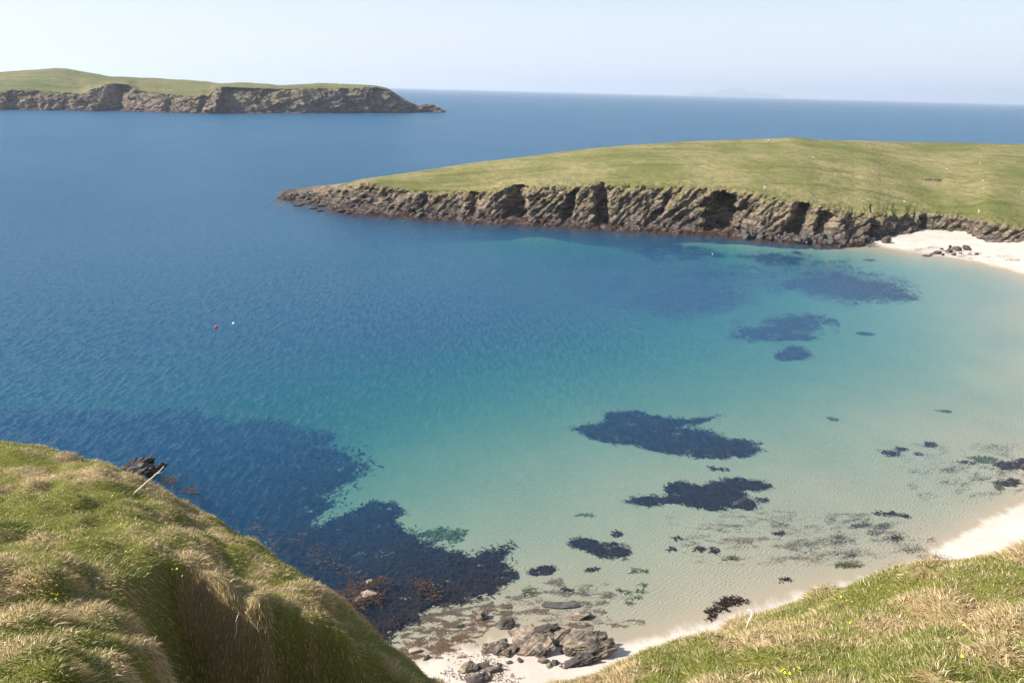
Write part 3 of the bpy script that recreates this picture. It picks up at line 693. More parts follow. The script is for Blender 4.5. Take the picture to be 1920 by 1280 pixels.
put_rock('boulder', 1082, 1158, 58, .14, .45, 17, 'low weed covered rock with pale ledge in the shallows', M_ROCK, 26, .2, .1)
put_rock('boulder', 862, 1175, 16, .3, .6, 18, 'tiny brown stone among the weed litter', M_ROCK_D, 9, .2, .1)
for i, (a, b, w) in enumerate([(1016, 1240, 24), (1040, 1244, 26), (1030, 1250, 20), (975, 1238, 18), (1100, 1172, 16), (955, 1242, 14), (1058, 1250, 16), (935, 1246, 12), (780, 1222, 26), (800, 1234, 18), (915, 1268, 20)]):
    put_rock('beach_stone', a, b, w, .26, .6, 40 + i, ('small dark stone' if i % 2 else 'small pale tan stone') + ' lying on the sand around the layered rock formation', M_ROCK_D if i % 2 else M_ROCK, 9, i * .8, .1, group='small dark stones round the beach rocks' if i % 2 else 'small pale stones round the beach rocks', cat='stone', rough=.14)
for i, (a, b, w) in enumerate([(532, 372, 14), (548, 373, 18), (566, 377, 20), (585, 381, 22), (604, 386, 22), (622, 391, 24), (640, 397, 20), (655, 400, 18), (575, 374, 16), (610, 379, 18), (600, 396, 16), (560, 385, 26), (585, 391, 18)]):
    put_rock('reef_rock', a, b, w, .16, .5, 170 + i, 'low dark reef rock awash off the tip of the headland', M_ROCK_D, 9, -.3, .1, group='reef rocks off the headland tip', zg=-.05, rough=.2)
# sea rock behind the left hill : two tilted jagged fins
sr = bpy.data.objects.new('sea_rock', None); COL.objects.link(sr); p = at_z(262, 884, 0); sr.location = tuple(p); sr.scale = (1.2, 1.2, 1.35)
sr['label'] = 'jagged dark rock fins standing in the sea behind the left hillside'; sr['category'] = 'rock'
for i, (dx, dy, W, D, H, tl, sd) in enumerate([(-.7, 0, 3.6, 1.5, .75, .55, 60), (.1, .3, 2.6, .8, .6, .62, 61), (1.6, -.4, 2.7, .7, .5, .5, 62), (.1, -.9, 4.0, 1.6, .6, .25, 63), (-.2, -.5, 3.0, .7, .5, .5, 64)]):
    o = obj('rock_fin', rock_mesh(sd, W, D, H, 26, .25, tl, .1, cuts=20, rough=.13, mat=M_STACK, sharp=.4), sr, loc=(dx, dy, .45))
put_rock('kelp_rock', 688, 1118, 44, .22, .6, 70, 'pale barnacled rock ringed by brown kelp below the grassy ridge', M_ROCK, 26, .4, .2, zg=-.25, sink=.3)
put_rock('kelp_rock', 692, 1094, 18, .35, .7, 71, 'small pale rock tip poking through floating brown kelp', M_ROCK, 9, .2, .2, zg=-.15, sink=.3)
# far beach rocks
BR = [(1755, 476, 19, .3), (1781, 466, 8, .6), (1779, 473, 17, .35), (1795, 470, 19, .32), (1811, 470, 17, .42), (1788, 479, 10, .3), (1831, 478, 10, .25), (1818, 478, 6, .3), (1735, 480, 18, .12), (1765, 468, 7, .3), (1768, 479, 9, .25), (1800, 476, 9, .25), (1746, 478, 8, .2)]
for i, (a, b, w, h) in enumerate(BR):
    put_rock('beach_boulder', a, b, w, h, .7, 80 + i, 'dark boulder in the cluster on the far white beach', M_ROCK_D, 9, i * .7, .1, group='dark boulders on the far beach', cat='boulder', rough=.14)
put_rock('beach_boulder', 1851, 454, 9, .5, .8, 95, 'lone dark boulder where the sand meets the low clay bank', M_ROCK_D, 9, .4, 0, cat='boulder')
r = np.random.default_rng(5)
for i in range(70):                                                       # dark blocks at the foot of the headland
    a = r.uniform(1395, 1690); yb = float(np.interp(a, *zip(*H_base))) + r.uniform(-13, 1.5) * smooth(1380, 1480, a) - r.uniform(0, 3)
    if a > 1640: yb = r.uniform(447, 463)
    z = np.clip((float(np.interp(a, *zip(*H_base))) - yb) * .09, 0, 1.4)
    put_rock('shore_boulder', a, yb, r.uniform(6, 20), r.uniform(.35, .6), r.uniform(.6, .9), 200 + i, 'black boulder lying where the foot of the headland meets the white sand' if a > 1640 else 'black boulder piled between the headland cliff and the water', M_ROCK_D, 5, r.uniform(0, 3), r.uniform(0, .4), group='black boulders at the edge of the white sand' if a > 1640 else 'black boulders at the foot of the headland', cat='boulder', zg=z, rough=.16)

# ------------------------------------------------------------------ seaweed
def to_bed(px, py, lift=0.0):
    px = np.asarray(px, float); py = np.asarray(py, float); z = np.zeros(px.shape)
    for _ in range(6):
        p = at_z(px, py, z); z = np.minimum(seabed_z(p[..., 0], p[..., 1]) + lift, 3)
    return p

def fronds(name, poly, cover, L, W, mat, label, seed, group=None, cat='seaweed', flow=None, zr=(.05, .5), surface=None, ragged=.35, clump=0.0, cap=26000, noise_s=.5, kind=None, mat_cell=0, clump_s=.55, soft=.12, rot=0.0, feather=.15, hole_t=.62):
    r = np.random.default_rng(seed)
    P = to_bed([a for a, b in poly], [b for a, b in poly]) if surface is None else at_z(np.array([a for a, b in poly]), np.array([b for a, b in poly]), surface)
    P = P[:, :2]; lo = P.min(0); hi = P.max(0); area = .5 * abs(np.dot(P[:, 0], np.roll(P[:, 1], 1)) - np.dot(P[:, 1], np.roll(P[:, 0], 1)))
    n = min(int(cover * area / (L * W * .7)) + 6, cap)
    box = (hi - lo); m = int(n * box[0] * box[1] / area * (1.2 if clump <= 0 else 3)) + 50
    x = r.uniform(lo[0], hi[0], m); y = r.uniform(lo[1], hi[1], m)
    jx = x + ragged * 2 * fbm(xyz(x * noise_s, y * noise_s, seed + 0 * x), 3); jy = y + ragged * 2 * fbm(xyz(x * noise_s, y * noise_s, seed + 9 + 0 * x), 3)
    ok = inpoly(jx + r.normal(0, feather, m), jy + r.normal(0, feather, m), P)
    if clump > 0: ok &= fbm(xyz((x * math.cos(rot) + y * math.sin(rot)) * clump_s * .45, (y * math.cos(rot) - x * math.sin(rot)) * clump_s, seed + 3 + 0 * x), 4, .65) > clump + r.normal(0, soft, m)
    x, y = x[ok][:n], y[ok][:n]; m = len(x)
    if m == 0: return None
    ang = (r.uniform(0, 2 * math.pi, m) if flow is None else flow + r.normal(0, .55, m)); ln = L * r.uniform(.55, 1.3, m); wd = W * r.uniform(.6, 1.3, m) / 2
    z = (seabed_z(x, y) if surface is None else np.full(m, surface)) + r.uniform(*zr, m)
    bend = r.normal(0, .5, m); V = np.zeros((m, 8, 3)); cx, cyy = x.copy(), y.copy(); a = ang - bend
    rise = r.normal(0, .12, m)
    for k, wf in enumerate((.55, 1.0, .85, .2)):
        V[:, 2 * k] = np.stack([cx - np.sin(a) * wd * wf, cyy + np.cos(a) * wd * wf, z + r.normal(0, .12, m) * wd], -1)
        V[:, 2 * k + 1] = np.stack([cx + np.sin(a) * wd * wf, cyy - np.cos(a) * wd * wf, z + r.normal(0, .25, m) * wd], -1)
        cx = cx + np.cos(a) * ln / 3; cyy = cyy + np.sin(a) * ln / 3; a = a + bend * .7; z = z + rise * ln / 3
    if surface is None: V[..., 2] = np.maximum(V[..., 2], seabed_z(V[..., 0], V[..., 1]) + .01)
    tone = np.repeat(r.uniform(size=m), 8); VV = V.reshape(-1, 3); QX = np.zeros((0, 4), int)
    if mat_cell:                                                          # the low weed turf and holdfasts the blades grow from
        c = mat_cell; gx = np.arange(lo[0] - 2 * c, hi[0] + 2 * c, c); gy = np.arange(lo[1] - 2 * c, hi[1] + 2 * c, c); GX, GY = np.meshgrid(gx, gy)
        GX = GX + r.uniform(-.3, .3, GX.shape) * c; GY = GY + r.uniform(-.3, .3, GX.shape) * c
        mx = GX + ragged * 2 * fbm(xyz(GX * noise_s, GY * noise_s, seed + 0 * GX), 3); my = GY + ragged * 2 * fbm(xyz(GX * noise_s, GY * noise_s, seed + 9 + 0 * GX), 3)
        hole = fbm(xyz(GX * .5, GY * .5, seed + 4 + 0 * GX), 3) + r.normal(0, .1, GX.shape) < hole_t
        inn = inpoly(mx + r.normal(0, feather * .7, GX.shape), my + r.normal(0, feather * .7, GX.shape), P) & hole; F_ = grid_faces(*GX.shape); F_ = F_[inn.ravel()[F_].all(1)]
        GZ = seabed_z(GX, GY) + .03 + (.12 + .5 * zr[1]) * r.uniform(0, 1, GX.shape) * np.clip(fbm(xyz(GX, GY, seed + 2 + 0 * GX), 2) + .6, .1, 1)
        used = np.unique(F_); remap = np.zeros(GX.size, int); remap[used] = np.arange(len(used))
        QX = remap[F_] + len(VV); VV = np.vstack([VV, xyz(GX, GY, GZ).reshape(-1, 3)[used]]); tone = np.concatenate([tone, r.uniform(0, .6, len(used))])
    b = np.arange(m)[:, None] * 8; Q = np.concatenate([b + [[0, 1, 3, 2]], b + [[2, 3, 5, 4]], b + [[4, 5, 7, 6]], QX])
    if name == 'weed_litter' or 'sparse' in label: kind = 'stuff'
    return obj(name, mesh_np(name, VV, Q, mat, True, attrs={'tone': tone}), label=label, cat=cat, group=group, kind=kind)

fronds('kelp_bed', [(-200, 770), (0, 766), (150, 780), (300, 772), (430, 794), (520, 792), (590, 815), (640, 852), (690, 858), (655, 900), (620, 945), (590, 972), (610, 990), (600, 1120), (300, 1000), (-200, 960)], 1.0, .8, .22, M_KELP, 'wide dark kelp bed under deep water beyond the left hillside', 301, zr=(.05, .9), ragged=1.0, noise_s=.2, cap=20000, mat_cell=.5, feather=.8)
fronds('kelp_bed', [(560, 1000), (620, 978), (660, 962), (690, 943), (735, 946), (748, 962), (735, 985), (770, 1008), (870, 1040), (930, 1025), (962, 1030), (948, 1055), (955, 1085), (930, 1112), (870, 1132), (790, 1148), (740, 1190), (700, 1230), (600, 1180), (540, 1100)], 1.2, .5, .13, M_KELP, 'dark kelp bed with a hooked head reaching across to the beach rocks', 302, zr=(.03, .4), ragged=.6, cap=22000, mat_cell=.3, feather=.28)
fronds('kelp_bed', [(770, 1000), (830, 990), (872, 1002), (868, 1016), (820, 1012)], 1.6, .5, .15, M_WEED_G, 'narrow green weed bank lying just off the hooked kelp bed', 303, zr=(.02, .2), ragged=.3)
fronds('kelp_bed', [(1068, 803), (1130, 796), (1138, 776), (1180, 770), (1240, 782), (1310, 786), (1352, 777), (1325, 790), (1285, 799), (1255, 801), (1330, 808), (1362, 824), (1402, 826), (1434, 845), (1400, 856), (1330, 861), (1250, 851), (1200, 839), (1110, 824)], 1.0, .5, .13, M_KELP, 'large isolated kelp patch over pale sand in mid bay, pointed at one end', 304, zr=(.03, .3), ragged=.35, cap=14000, mat_cell=.3, feather=.25)
fronds('kelp_bed', [(1168, 941), (1200, 930), (1250, 930), (1246, 910), (1272, 902), (1315, 912), (1370, 896), (1410, 899), (1452, 912), (1420, 920), (1392, 922), (1400, 932), (1424, 945), (1410, 957), (1370, 952), (1330, 957), (1290, 949), (1250, 946), (1200, 949)], 1.0, .4, .1, M_KELP, 'two armed kelp patch in the clear shallows', 305, zr=(.02, .25), ragged=.22, cap=10000, noise_s=.9, mat_cell=.2, feather=.18)
fronds('kelp_bed', [(1068, 1014), (1090, 1006), (1130, 1018), (1160, 1019), (1184, 1032), (1176, 1046), (1130, 1051), (1104, 1036), (1072, 1026)], 1.0, .3, .08, M_KELP, 'small thick kelp patch shaped like a slipper in the shallows', 306, zr=(.02, .15), ragged=.25, noise_s=1.0, mat_cell=.18)
fronds('kelp_bed', [(985, 1068), (1010, 1061), (1052, 1066), (1046, 1075), (1000, 1077)], 1.0, .25, .07, M_KELP, 'short dark weed bar between the hooked kelp bed and the slipper shaped patch', 307, zr=(.02, .12), ragged=.3, noise_s=1.0, mat_cell=.16)
fronds('kelp_bed', [(1322, 1160), (1338, 1136), (1358, 1120), (1396, 1120), (1392, 1132), (1362, 1136), (1346, 1152), (1334, 1167)], 2.0, .4, .1, M_KELP, 'brown angled weed strip close to the right hillside', 308, zr=(.02, .12), ragged=.3, noise_s=1.2)
MID = [([(1190, 565), (1250, 538), (1340, 532), (1385, 560), (1340, 582), (1260, 590), (1200, 582)], 'broad kelp patch in deeper water in the middle of the bay'),
       ([(1362, 632), (1420, 606), (1500, 588), (1562, 600), (1540, 617), (1470, 642), (1400, 644)], 'slanting lens shaped kelp patch in the green water'),
       ([(1448, 672), (1480, 648), (1518, 655), (1500, 673), (1465, 680)], 'small square kelp patch just shoreward of the lens shaped one'),
       ([(1465, 530), (1520, 512), (1600, 520), (1690, 542), (1712, 562), (1640, 562), (1560, 557), (1490, 545)], 'long kelp patch parallel to the far beach'),
       ([(1118, 532), (1160, 518), (1188, 535), (1150, 547)], 'small rounded kelp patch at the seaward side of the broad one'),
       ([(900, 456), (1050, 450), (1200, 463), (1380, 485), (1250, 494), (1120, 482), (960, 470)], 'long blue kelp band running parallel to the headland cliffs'),
       ([(1375, 482), (1480, 474), (1540, 490), (1440, 500)], 'faint kelp patch off the black boulders'),
       ([(1080, 505), (1200, 488), (1330, 492), (1430, 515), (1410, 570), (1290, 606), (1150, 580), (1060, 545)], 'sparse kelp spread all round the broad patch in the middle of the bay'),
       ([(1380, 500), (1560, 492), (1700, 525), (1720, 568), (1600, 575), (1440, 545)], 'sparse kelp spread round the long patch by the far beach'),
       ([(1240, 515), (1330, 508), (1400, 518), (1320, 528)], 'thin kelp streak between the broad patch and the long band')]
for i, (poly, lb) in enumerate(MID):
    fronds('kelp_bed', poly, .35 if 'sparse' in lb else .8, .8, .22, M_KELP, lb, 320 + i, zr=(.05, .6), ragged=.8 if 'small' in lb else 2.2, noise_s=.2, cap=7000, mat_cell=.5, feather=.2 if 'small' in lb else 1.1, hole_t=-.3 if 'sparse' in lb else 2 if 'small' in lb else .5)
up_e = [(x, float(np.interp(x, *zip(*H_base))) - 2) for x in range(640, 1660, 40)]; dn_e = [(x, float(np.interp(x, *zip(*H_base))) + 5 + 4 * math.sin(x * .05)) for x in range(1640, 640, -40)]
fronds('kelp_bed', up_e + dn_e, 1.0, .8, .22, M_KELP, 'dark kelp fringe under water along the foot of the headland', 340, zr=(.1, .8), ragged=1.2, noise_s=.3, cap=10000, mat_cell=.6, feather=1.2)
SM = [(1098, 966, 34, 5), (1350, 880, 30, 5), (1335, 877, 16, 3), (1158, 1003, 30, 7), (1562, 786, 28, 6), (1668, 850, 40, 10), (1690, 842, 26, 6), (1746, 834, 26, 10), (1772, 771, 24, 4), (1722, 852, 18, 4), (1660, 963, 44, 6), (1698, 968, 20, 5), (1850, 862, 60, 10), (1890, 874, 60, 14), (1915, 868, 30, 20), (1890, 905, 50, 12), (1875, 915, 20, 8), (1812, 868, 30, 4), (1075, 1022, 16, 6), (1110, 1068, 26, 8), (1198, 1070, 26, 6), (1430, 938, 26, 8), (1425, 912, 40, 5), (1310, 1030, 22, 8), (1370, 1048, 26, 6), (1340, 1032, 16, 14), (1270, 1010, 16, 5), (1425, 832, 10, 3), (1630, 488, 20, 4), (1600, 556, 30, 4), (1620, 626, 34, 6), (1680, 1010, 30, 5), (1590, 1060, 50, 8), (1260, 1030, 18, 5), (1475, 1088, 26, 6), (1460, 1000, 24, 6), (990, 1110, 22, 8), (1062, 1106, 22, 5)]
for i, (a, b, w, h) in enumerate(SM):
    w *= .55; h *= .6
    r = np.random.default_rng(400 + i)
    poly = [(a + w * math.cos(k) * r.uniform(.6, 1.2), b + h * math.sin(k) * r.uniform(.6, 1.2) + .06 * w * math.cos(k)) for k in np.linspace(0, 2 * math.pi, 9)[:-1]]
    fronds('weed_tuft', poly, 1.6, .4, .10, M_KELP if i % 4 else M_WEED_G, 'small dark tuft of seaweed on the pale sand of the shallows', 400 + i, group='small seaweed tufts in the shallows', zr=(.01, .12), ragged=.25, noise_s=1.0)
for i, (a, b) in enumerate([(1162, 1108), (1175, 1112), (1200, 1108), (1195, 1119), (1180, 1132), (1205, 1098)]):
    fronds('weed_tuft', [(a - 7, b), (a, b - 3), (a + 8, b - 1), (a + 4, b + 3)], 1.3, .3, .08, M_WEED_G, 'pale green weed wisp on rippled sand before the beach rocks', 460 + i, group='green weed wisps', zr=(.01, .1), ragged=.2, noise_s=1.2)
# loose weed litter
fronds('weed_litter', [(1320, 960), (1450, 955), (1470, 1005), (1560, 1010), (1580, 1060), (1450, 1060), (1300, 1040), (1250, 1010)], .8, .09, .035, M_LITTER, 'sparse dark weed fragments drifting over sand behind the two armed patch', 500, cat='seaweed litter', zr=(.01, .05), clump=.35, clump_s=1.0, cap=12000, soft=.3, ragged=2.0, noise_s=.25, feather=1.6)
fronds('weed_litter', [(1480, 1040), (1560, 988), (1700, 962), (1715, 1005), (1640, 1050), (1540, 1066)], .55, .09, .035, M_KELP, 'grey haze of fine weed fragments in the shallows off the right beach', 501, cat='seaweed litter', zr=(.01, .08), clump=.30, clump_s=.6, cap=20000, soft=.33, rot=.45, ragged=3.0, noise_s=.2, feather=2.2)
fronds('weed_litter', [(1700, 890), (1920, 830), (1960, 870), (1920, 915), (1800, 950), (1720, 930)], .5, .11, .035, M_KELP, 'fine weed fragments strewn along the right water edge', 502, cat='seaweed litter', zr=(.01, .08), clump=.35, clump_s=.6, cap=12000, soft=.3, rot=.6, ragged=3.0, noise_s=.2, feather=2.5)
fronds('weed_litter', [(735, 1180), (780, 1150), (850, 1132), (940, 1120), (960, 1150), (940, 1190), (880, 1215), (800, 1235), (760, 1230)], 1.2, .10, .035, M_LITTER, 'brown weed litter scattered thickly over wet sand at the gully mouth', 503, cat='seaweed litter', zr=(.01, .05), clump=.12, clump_s=1.8, cap=18000, soft=.28, ragged=1.2)
fronds('weed_litter', [(930, 1115), (1120, 1085), (1200, 1130), (1130, 1180), (960, 1170)], .6, .10, .035, M_LITTER, 'thin weed litter on sand around the awash rocks', 504, cat='seaweed litter', zr=(.01, .05), clump=.3, clump_s=1.3, cap=9000, soft=.28, ragged=1.5, noise_s=.4)
fronds('weed_litter', [(820, 1240), (900, 1225), (960, 1250), (1000, 1290), (880, 1300)], .25, .2, .05, M_LITTER, 'dry weed scraps on the dry sand by the pale boulder', 505, cat='seaweed litter', zr=(.005, .03), clump=.12, cap=4000)
fronds('weed_litter', [(1700, 466), (1760, 462), (1900, 480), (1920, 492), (1800, 482), (1720, 474)], .12, .6, .1, M_KELP, 'thin dark strand line of weed on the far beach', 506, cat='seaweed litter', zr=(.01, .05), clump=.2, cap=3000)
# kelp floating at the surface
FL = [([(628, 1110), (660, 1090), (715, 1082), (740, 1092), (700, 1100), (720, 1112), (705, 1132), (660, 1145), (640, 1135)], 'brown kelp blades floating round the pale barnacled rock'),
      ([(765, 1082), (790, 1090), (820, 1102), (826, 1118), (800, 1128), (790, 1120), (808, 1112), (780, 1100)], 'curved raft of brown kelp blades floating off the barnacled rock'),
      ([(300, 898), (318, 890), (334, 896), (326, 908), (306, 908)], 'brown kelp blades floating beside the jagged sea rock'),
      ([(342, 918), (360, 912), (378, 916), (366, 926), (348, 926)], 'small raft of brown kelp blades nearest the left hill crest'),
      ([(270, 868), (285, 872), (284, 884), (272, 882)], 'orange brown kelp blades caught between the jagged rock fins')]
for i, (poly, lb) in enumerate(FL):
    fronds('floating_kelp', poly, 1.0, .24, .09, M_KELP_BR, lb, 520 + i, cat='kelp', surface=0.0, zr=(-.02, .10), ragged=.4, noise_s=.9, clump=-.15 if i < 2 else -1)
fronds('floating_kelp', [(420, 960), (600, 1000), (700, 1050), (680, 1090), (560, 1060)], .10, .35, .12, M_KELP_BR, 'faint reddish kelp blades just under the surface over the dark bed', 530, cat='kelp', surface=-.12, zr=(-.3, .04), ragged=.5, clump=.1, kind='stuff')

# ------------------------------------------------------------------ small things
def tube(pts, rad, seg=8):
    pts = [Vector(p) for p in pts]; V = []; Q = []
    for i, p in enumerate(pts):
        d = (pts[min(i + 1, len(pts) - 1)] - pts[max(i - 1, 0)]).normalized(); a = d.orthogonal().normalized(); b = d.cross(a)
        if i:
            a = (pa - d * pa.dot(d)).normalized(); b = d.cross(a)
        pa = a; rr = rad[i] if isinstance(rad, (list, tuple)) else rad
        for k in range(seg):
            t = 2 * math.pi * k / seg; V.append(p + a * (math.cos(t) * rr) + b * (math.sin(t) * rr))
    for i in range(len(pts) - 1):
        for k in range(seg): Q.append((i * seg + k, i * seg + (k + 1) % seg, (i + 1) * seg + (k + 1) % seg, (i + 1) * seg + k))
    f = [tuple(range(seg))[::-1], tuple(range((len(pts) - 1) * seg, len(pts) * seg))]
    me = bpy.data.meshes.new('tube'); me.from_pydata([tuple(v) for v in V], [], Q + f)
    me.polygons.foreach_set('use_smooth', np.ones(len(me.polygons), bool)); return me

def wob(a, b, n, amp, seed):
    r = np.random.default_rng(seed); a = np.array(a); b = np.array(b); t = np.linspace(0, 1, n)[:, None]
    o = np.cumsum(r.normal(0, amp, (n, 3)), 0); o = o - o[0] - t * (o[-1] - o[0]); return [tuple(v) for v in a + (b - a) * t + o]
M_WOOD = simple('bleached_wood', (.62, .52, .42), .8, .25, 30)
M_WHITE = simple('white_plastic', (.85, .82, .76), .5, .1, 20)
M_POST = simple('weathered_post', (.16, .14, .12), .9, .3, 10)
M_WIRE = simple('galvanised_wire', (.16, .16, .16), .6, .1, 10)
M_WOOL = simple('sheep_wool', (.55, .52, .46), .95, .15, 14)
M_RED = simple('red_buoy_plastic', (.75, .035, .025), .35, .1, 3, .5)
M_BWHITE = simple('white_buoy_plastic', (.82, .82, .78), .35, .1, 3, .5)
M_ORANGE = simple('orange_buoy_plastic', (.75, .42, .2), .35, .1, 3, .5)
M_YEL = simple('yellow_petal', (.85, .66, .03), .6, .1, 40)
M_PEAT = simple('bare_earth', (.10, .075, .05), .95, .3, .8)

def with_mat(me, m): me.materials.append(m); return me
a = hill_l.on(246, 926); e = at_d(307, 874, (a - CAM) @ fwd - .2)
br = obj('driftwood_branch', with_mat(tube(wob(a - np.array([0, 0, .08]), e, 9, .012, 2), [.024, .023, .022, .021, .020, .019, .017, .016, .013]), M_WOOD), label='bleached bare branch sticking up from the left hill crest', cat='branch')
m1 = a + (e - a) * .72; obj('twig', with_mat(tube(wob(m1, at_d(305, 885, (m1 - CAM) @ fwd - .1), 4, .006, 3), [.009, .008, .006, .004]), M_WOOD), br)
a = hill_r.on(1397, 1182); dd_ = (a - CAM) @ fwd - .15
pts = [a - np.array([0, 0, .1]), at_d(1402, 1168, dd_), at_d(1408, 1156, dd_), at_d(1411, 1149, dd_), at_d(1410, 1145, dd_), at_d(1406, 1143, dd_), at_d(1401, 1144, dd_)]
obj('bent_pole', with_mat(tube([tuple(p) for p in pts], [.012, .012, .012, .013, .014, .014, .012]), M_WHITE), label='white bent topped pole stuck in the grass edge of the right hillside', cat='pole')
for q, (p0, p1, lb) in enumerate([((446, 1152), (440, 1196), 'pale straight cord hanging down the shaded grass bank'), ((460, 1146), (487, 1186), 'pale curved stalk lying across the shaded grass bank')]):
    A = hill_l.on(*p0); B_ = hill_l.on(*p1); n_ = -(ray(*p0)) / np.linalg.norm(ray(*p0))
    obj('cord' if q == 0 else 'dry_stalk', with_mat(tube(wob(A + n_ * .28, B_ + n_ * .28, 8, .014, 8 + q), .006), M_WHITE if q == 0 else M_WOOD), label=lb, cat='cord' if q == 0 else 'stalk')

# yellow flowers
bm = bmesh.new()
for k in range(6):
    t0 = k * math.pi / 3; c = [(0, 0, 0)] + [(math.cos(t0 + d) * rr, math.sin(t0 + d) * rr, zz) for d, rr, zz in ((-.42, .013, .006), (-.3, .024, .013), (.3, .024, .013), (.42, .013, .006))]
    bm.faces.new([bm.verts.new(v) for v in c])
fl_me = bpy.data.meshes.new('yellow_flower'); bm.to_mesh(fl_me); bm.free(); fl_me.materials.append(M_YEL)
st_me = with_mat(tube([(0, 0, -.3), (.01, 0, -.1), (0, 0, 0)], .0025, 5), simple('flower_stem', (.10, .14, .03), .7, .2, 20))
LFL = [(216, 983), (222, 985), (228, 982), (234, 984), (238, 982), (231, 989), (113, 1014), (46, 1097), (62, 1086), (66, 1087), (76, 1093), (86, 1109), (96, 1104), (97, 1113), (103, 1114), (108, 1115), (104, 1122), (118, 1112), (109, 1138), (322, 1067), (328, 1068), (332, 1066), (341, 1079), (260, 1160), (22, 1208), (406, 1077), (5, 1016), (211, 929), (236, 1034), (366, 1170), (278, 1020), (240, 1027)]
RFL = [(1535, 1095), (1534, 1100), (1577, 1118), (1586, 1125), (1597, 1127), (1584, 1147), (1584, 1155), (1594, 1167), (1492, 1166), (1494, 1170), (1504, 1165), (1548, 1133), (1529, 1137), (1518, 1141), (1466, 1258), (1472, 1261), (1476, 1252), (1486, 1255), (1494, 1249), (1495, 1251), (1504, 1245), (1480, 1262), (1462, 1156), (1405, 1256), (1384, 1272), (1788, 1180), (1779, 1196), (1803, 1230), (1824, 1179), (1461, 1157), (1488, 1247), (1498, 1253), (1470, 1255), (1807, 1172)]
for H_, L_, lb, g in ((hill_l, LFL, 'small yellow wildflower in the grass of the left hillside', 'yellow flowers on the left hillside'), (hill_r, RFL, 'small yellow wildflower in the grass of the right hillside', 'yellow flowers on the right hillside')):
    for i, (a, b) in enumerate(L_):
        p = H_.on(a, b); p = p + (CAM - p) / np.linalg.norm(CAM - p) * .30
        f = bpy.data.objects.new('yellow_flower', fl_me); COL.objects.link(f); f.location = tuple(p); f.rotation_euler = (-.5 + .3 * math.sin(i * 2.1), .35 * math.cos(i * 1.3), i); f.scale = (.75 + .2 * math.sin(i),) * 3
        f['label'] = lb; f['category'] = 'flower'; f['group'] = g
        c = bpy.data.objects.new('stem', st_me); COL.objects.link(c); c.parent = f

# buoys
def buoy(px, py, dia, mat, lb):
    p = at_z(px, py, .0); root = bpy.data.objects.new('mooring_buoy', None); COL.objects.link(root); root.location = tuple(p); root['label'] = lb; root['category'] = 'buoy'
    dirs, Q = CS[9]; V = dirs * dia / 2; V[:, 2] *= 1.05; V[:, 2] += dia * .2; V[:, :2] *= (1 - .22 * np.clip(V[:, 2] / dia - .45, 0, 1))[:, None]
    obj('float_body', mesh_np('float_body', V, Q, mat), root)
    pts = [(0, math.cos(t) * dia * .1, dia * .78 + math.sin(t) * dia * .1) for t in np.linspace(0, 2 * math.pi, 13)]
    obj('lifting_eye', with_mat(tube(pts, dia * .03, 6), mat), root)
buoy(405, 614, .52, M_RED, 'round red mooring buoy floating in the bay')
buoy(438, 607, .42, M_BWHITE, 'round white mooring buoy floating near the red one')
buoy(1336, 477, .36, M_ORANGE, 'small pale orange buoy floating off the headland cliffs')

# tilted slabs that break the surface of the headland point and the cliff foot
r = np.random.default_rng(77); HVV = HD['V']; HT = HD['tt'][:, 0]; HX = HD['xs']
for i in range(130):
    tip = i < 60
    xx = r.uniform(535, 790) if tip else r.uniform(800, 1620); tr_ = r.uniform(.08, .9) if tip else r.uniform(.02, .34)
    p = HVV[np.argmin(np.abs(HT - tr_)), np.argmin(np.abs(HX - xx))]
    W_ = r.uniform(1.6, 4.2) if tip else r.uniform(.7, 2.2)
    me = rock_mesh(600 + i, W_, W_ * r.uniform(.3, .5), W_ * r.uniform(.14, .24), 5, -.25 + r.normal(0, .2), .62 + r.normal(0, .12), .1, mat=M_STACK if r.uniform() < .55 else M_ROCK2, rough=.16, sharp=.45)
    obj('jagged_rock' if tip else 'foot_stone', me, None, 'tilted jagged slab breaking through the bare rock of the headland point' if tip else 'small grey stone on the rock shelf at the cliff foot', 'rock' if tip else 'stone', 'jagged slabs on the headland point' if tip else 'stones on the cliff foot shelf', loc=(p[0], p[1], p[2] + W_ * .06))

# things on the headland
HV = HD['V']; htt = HD['tt']; sel = (htt >= 1.0) & (htt <= 2.0); HP = HV[sel]; hpx, hpy, hdd = proj(HP)
def on_head(px, py):
    return HP[np.argmin((hpx - px) ** 2 + (hpy - py) ** 2)]

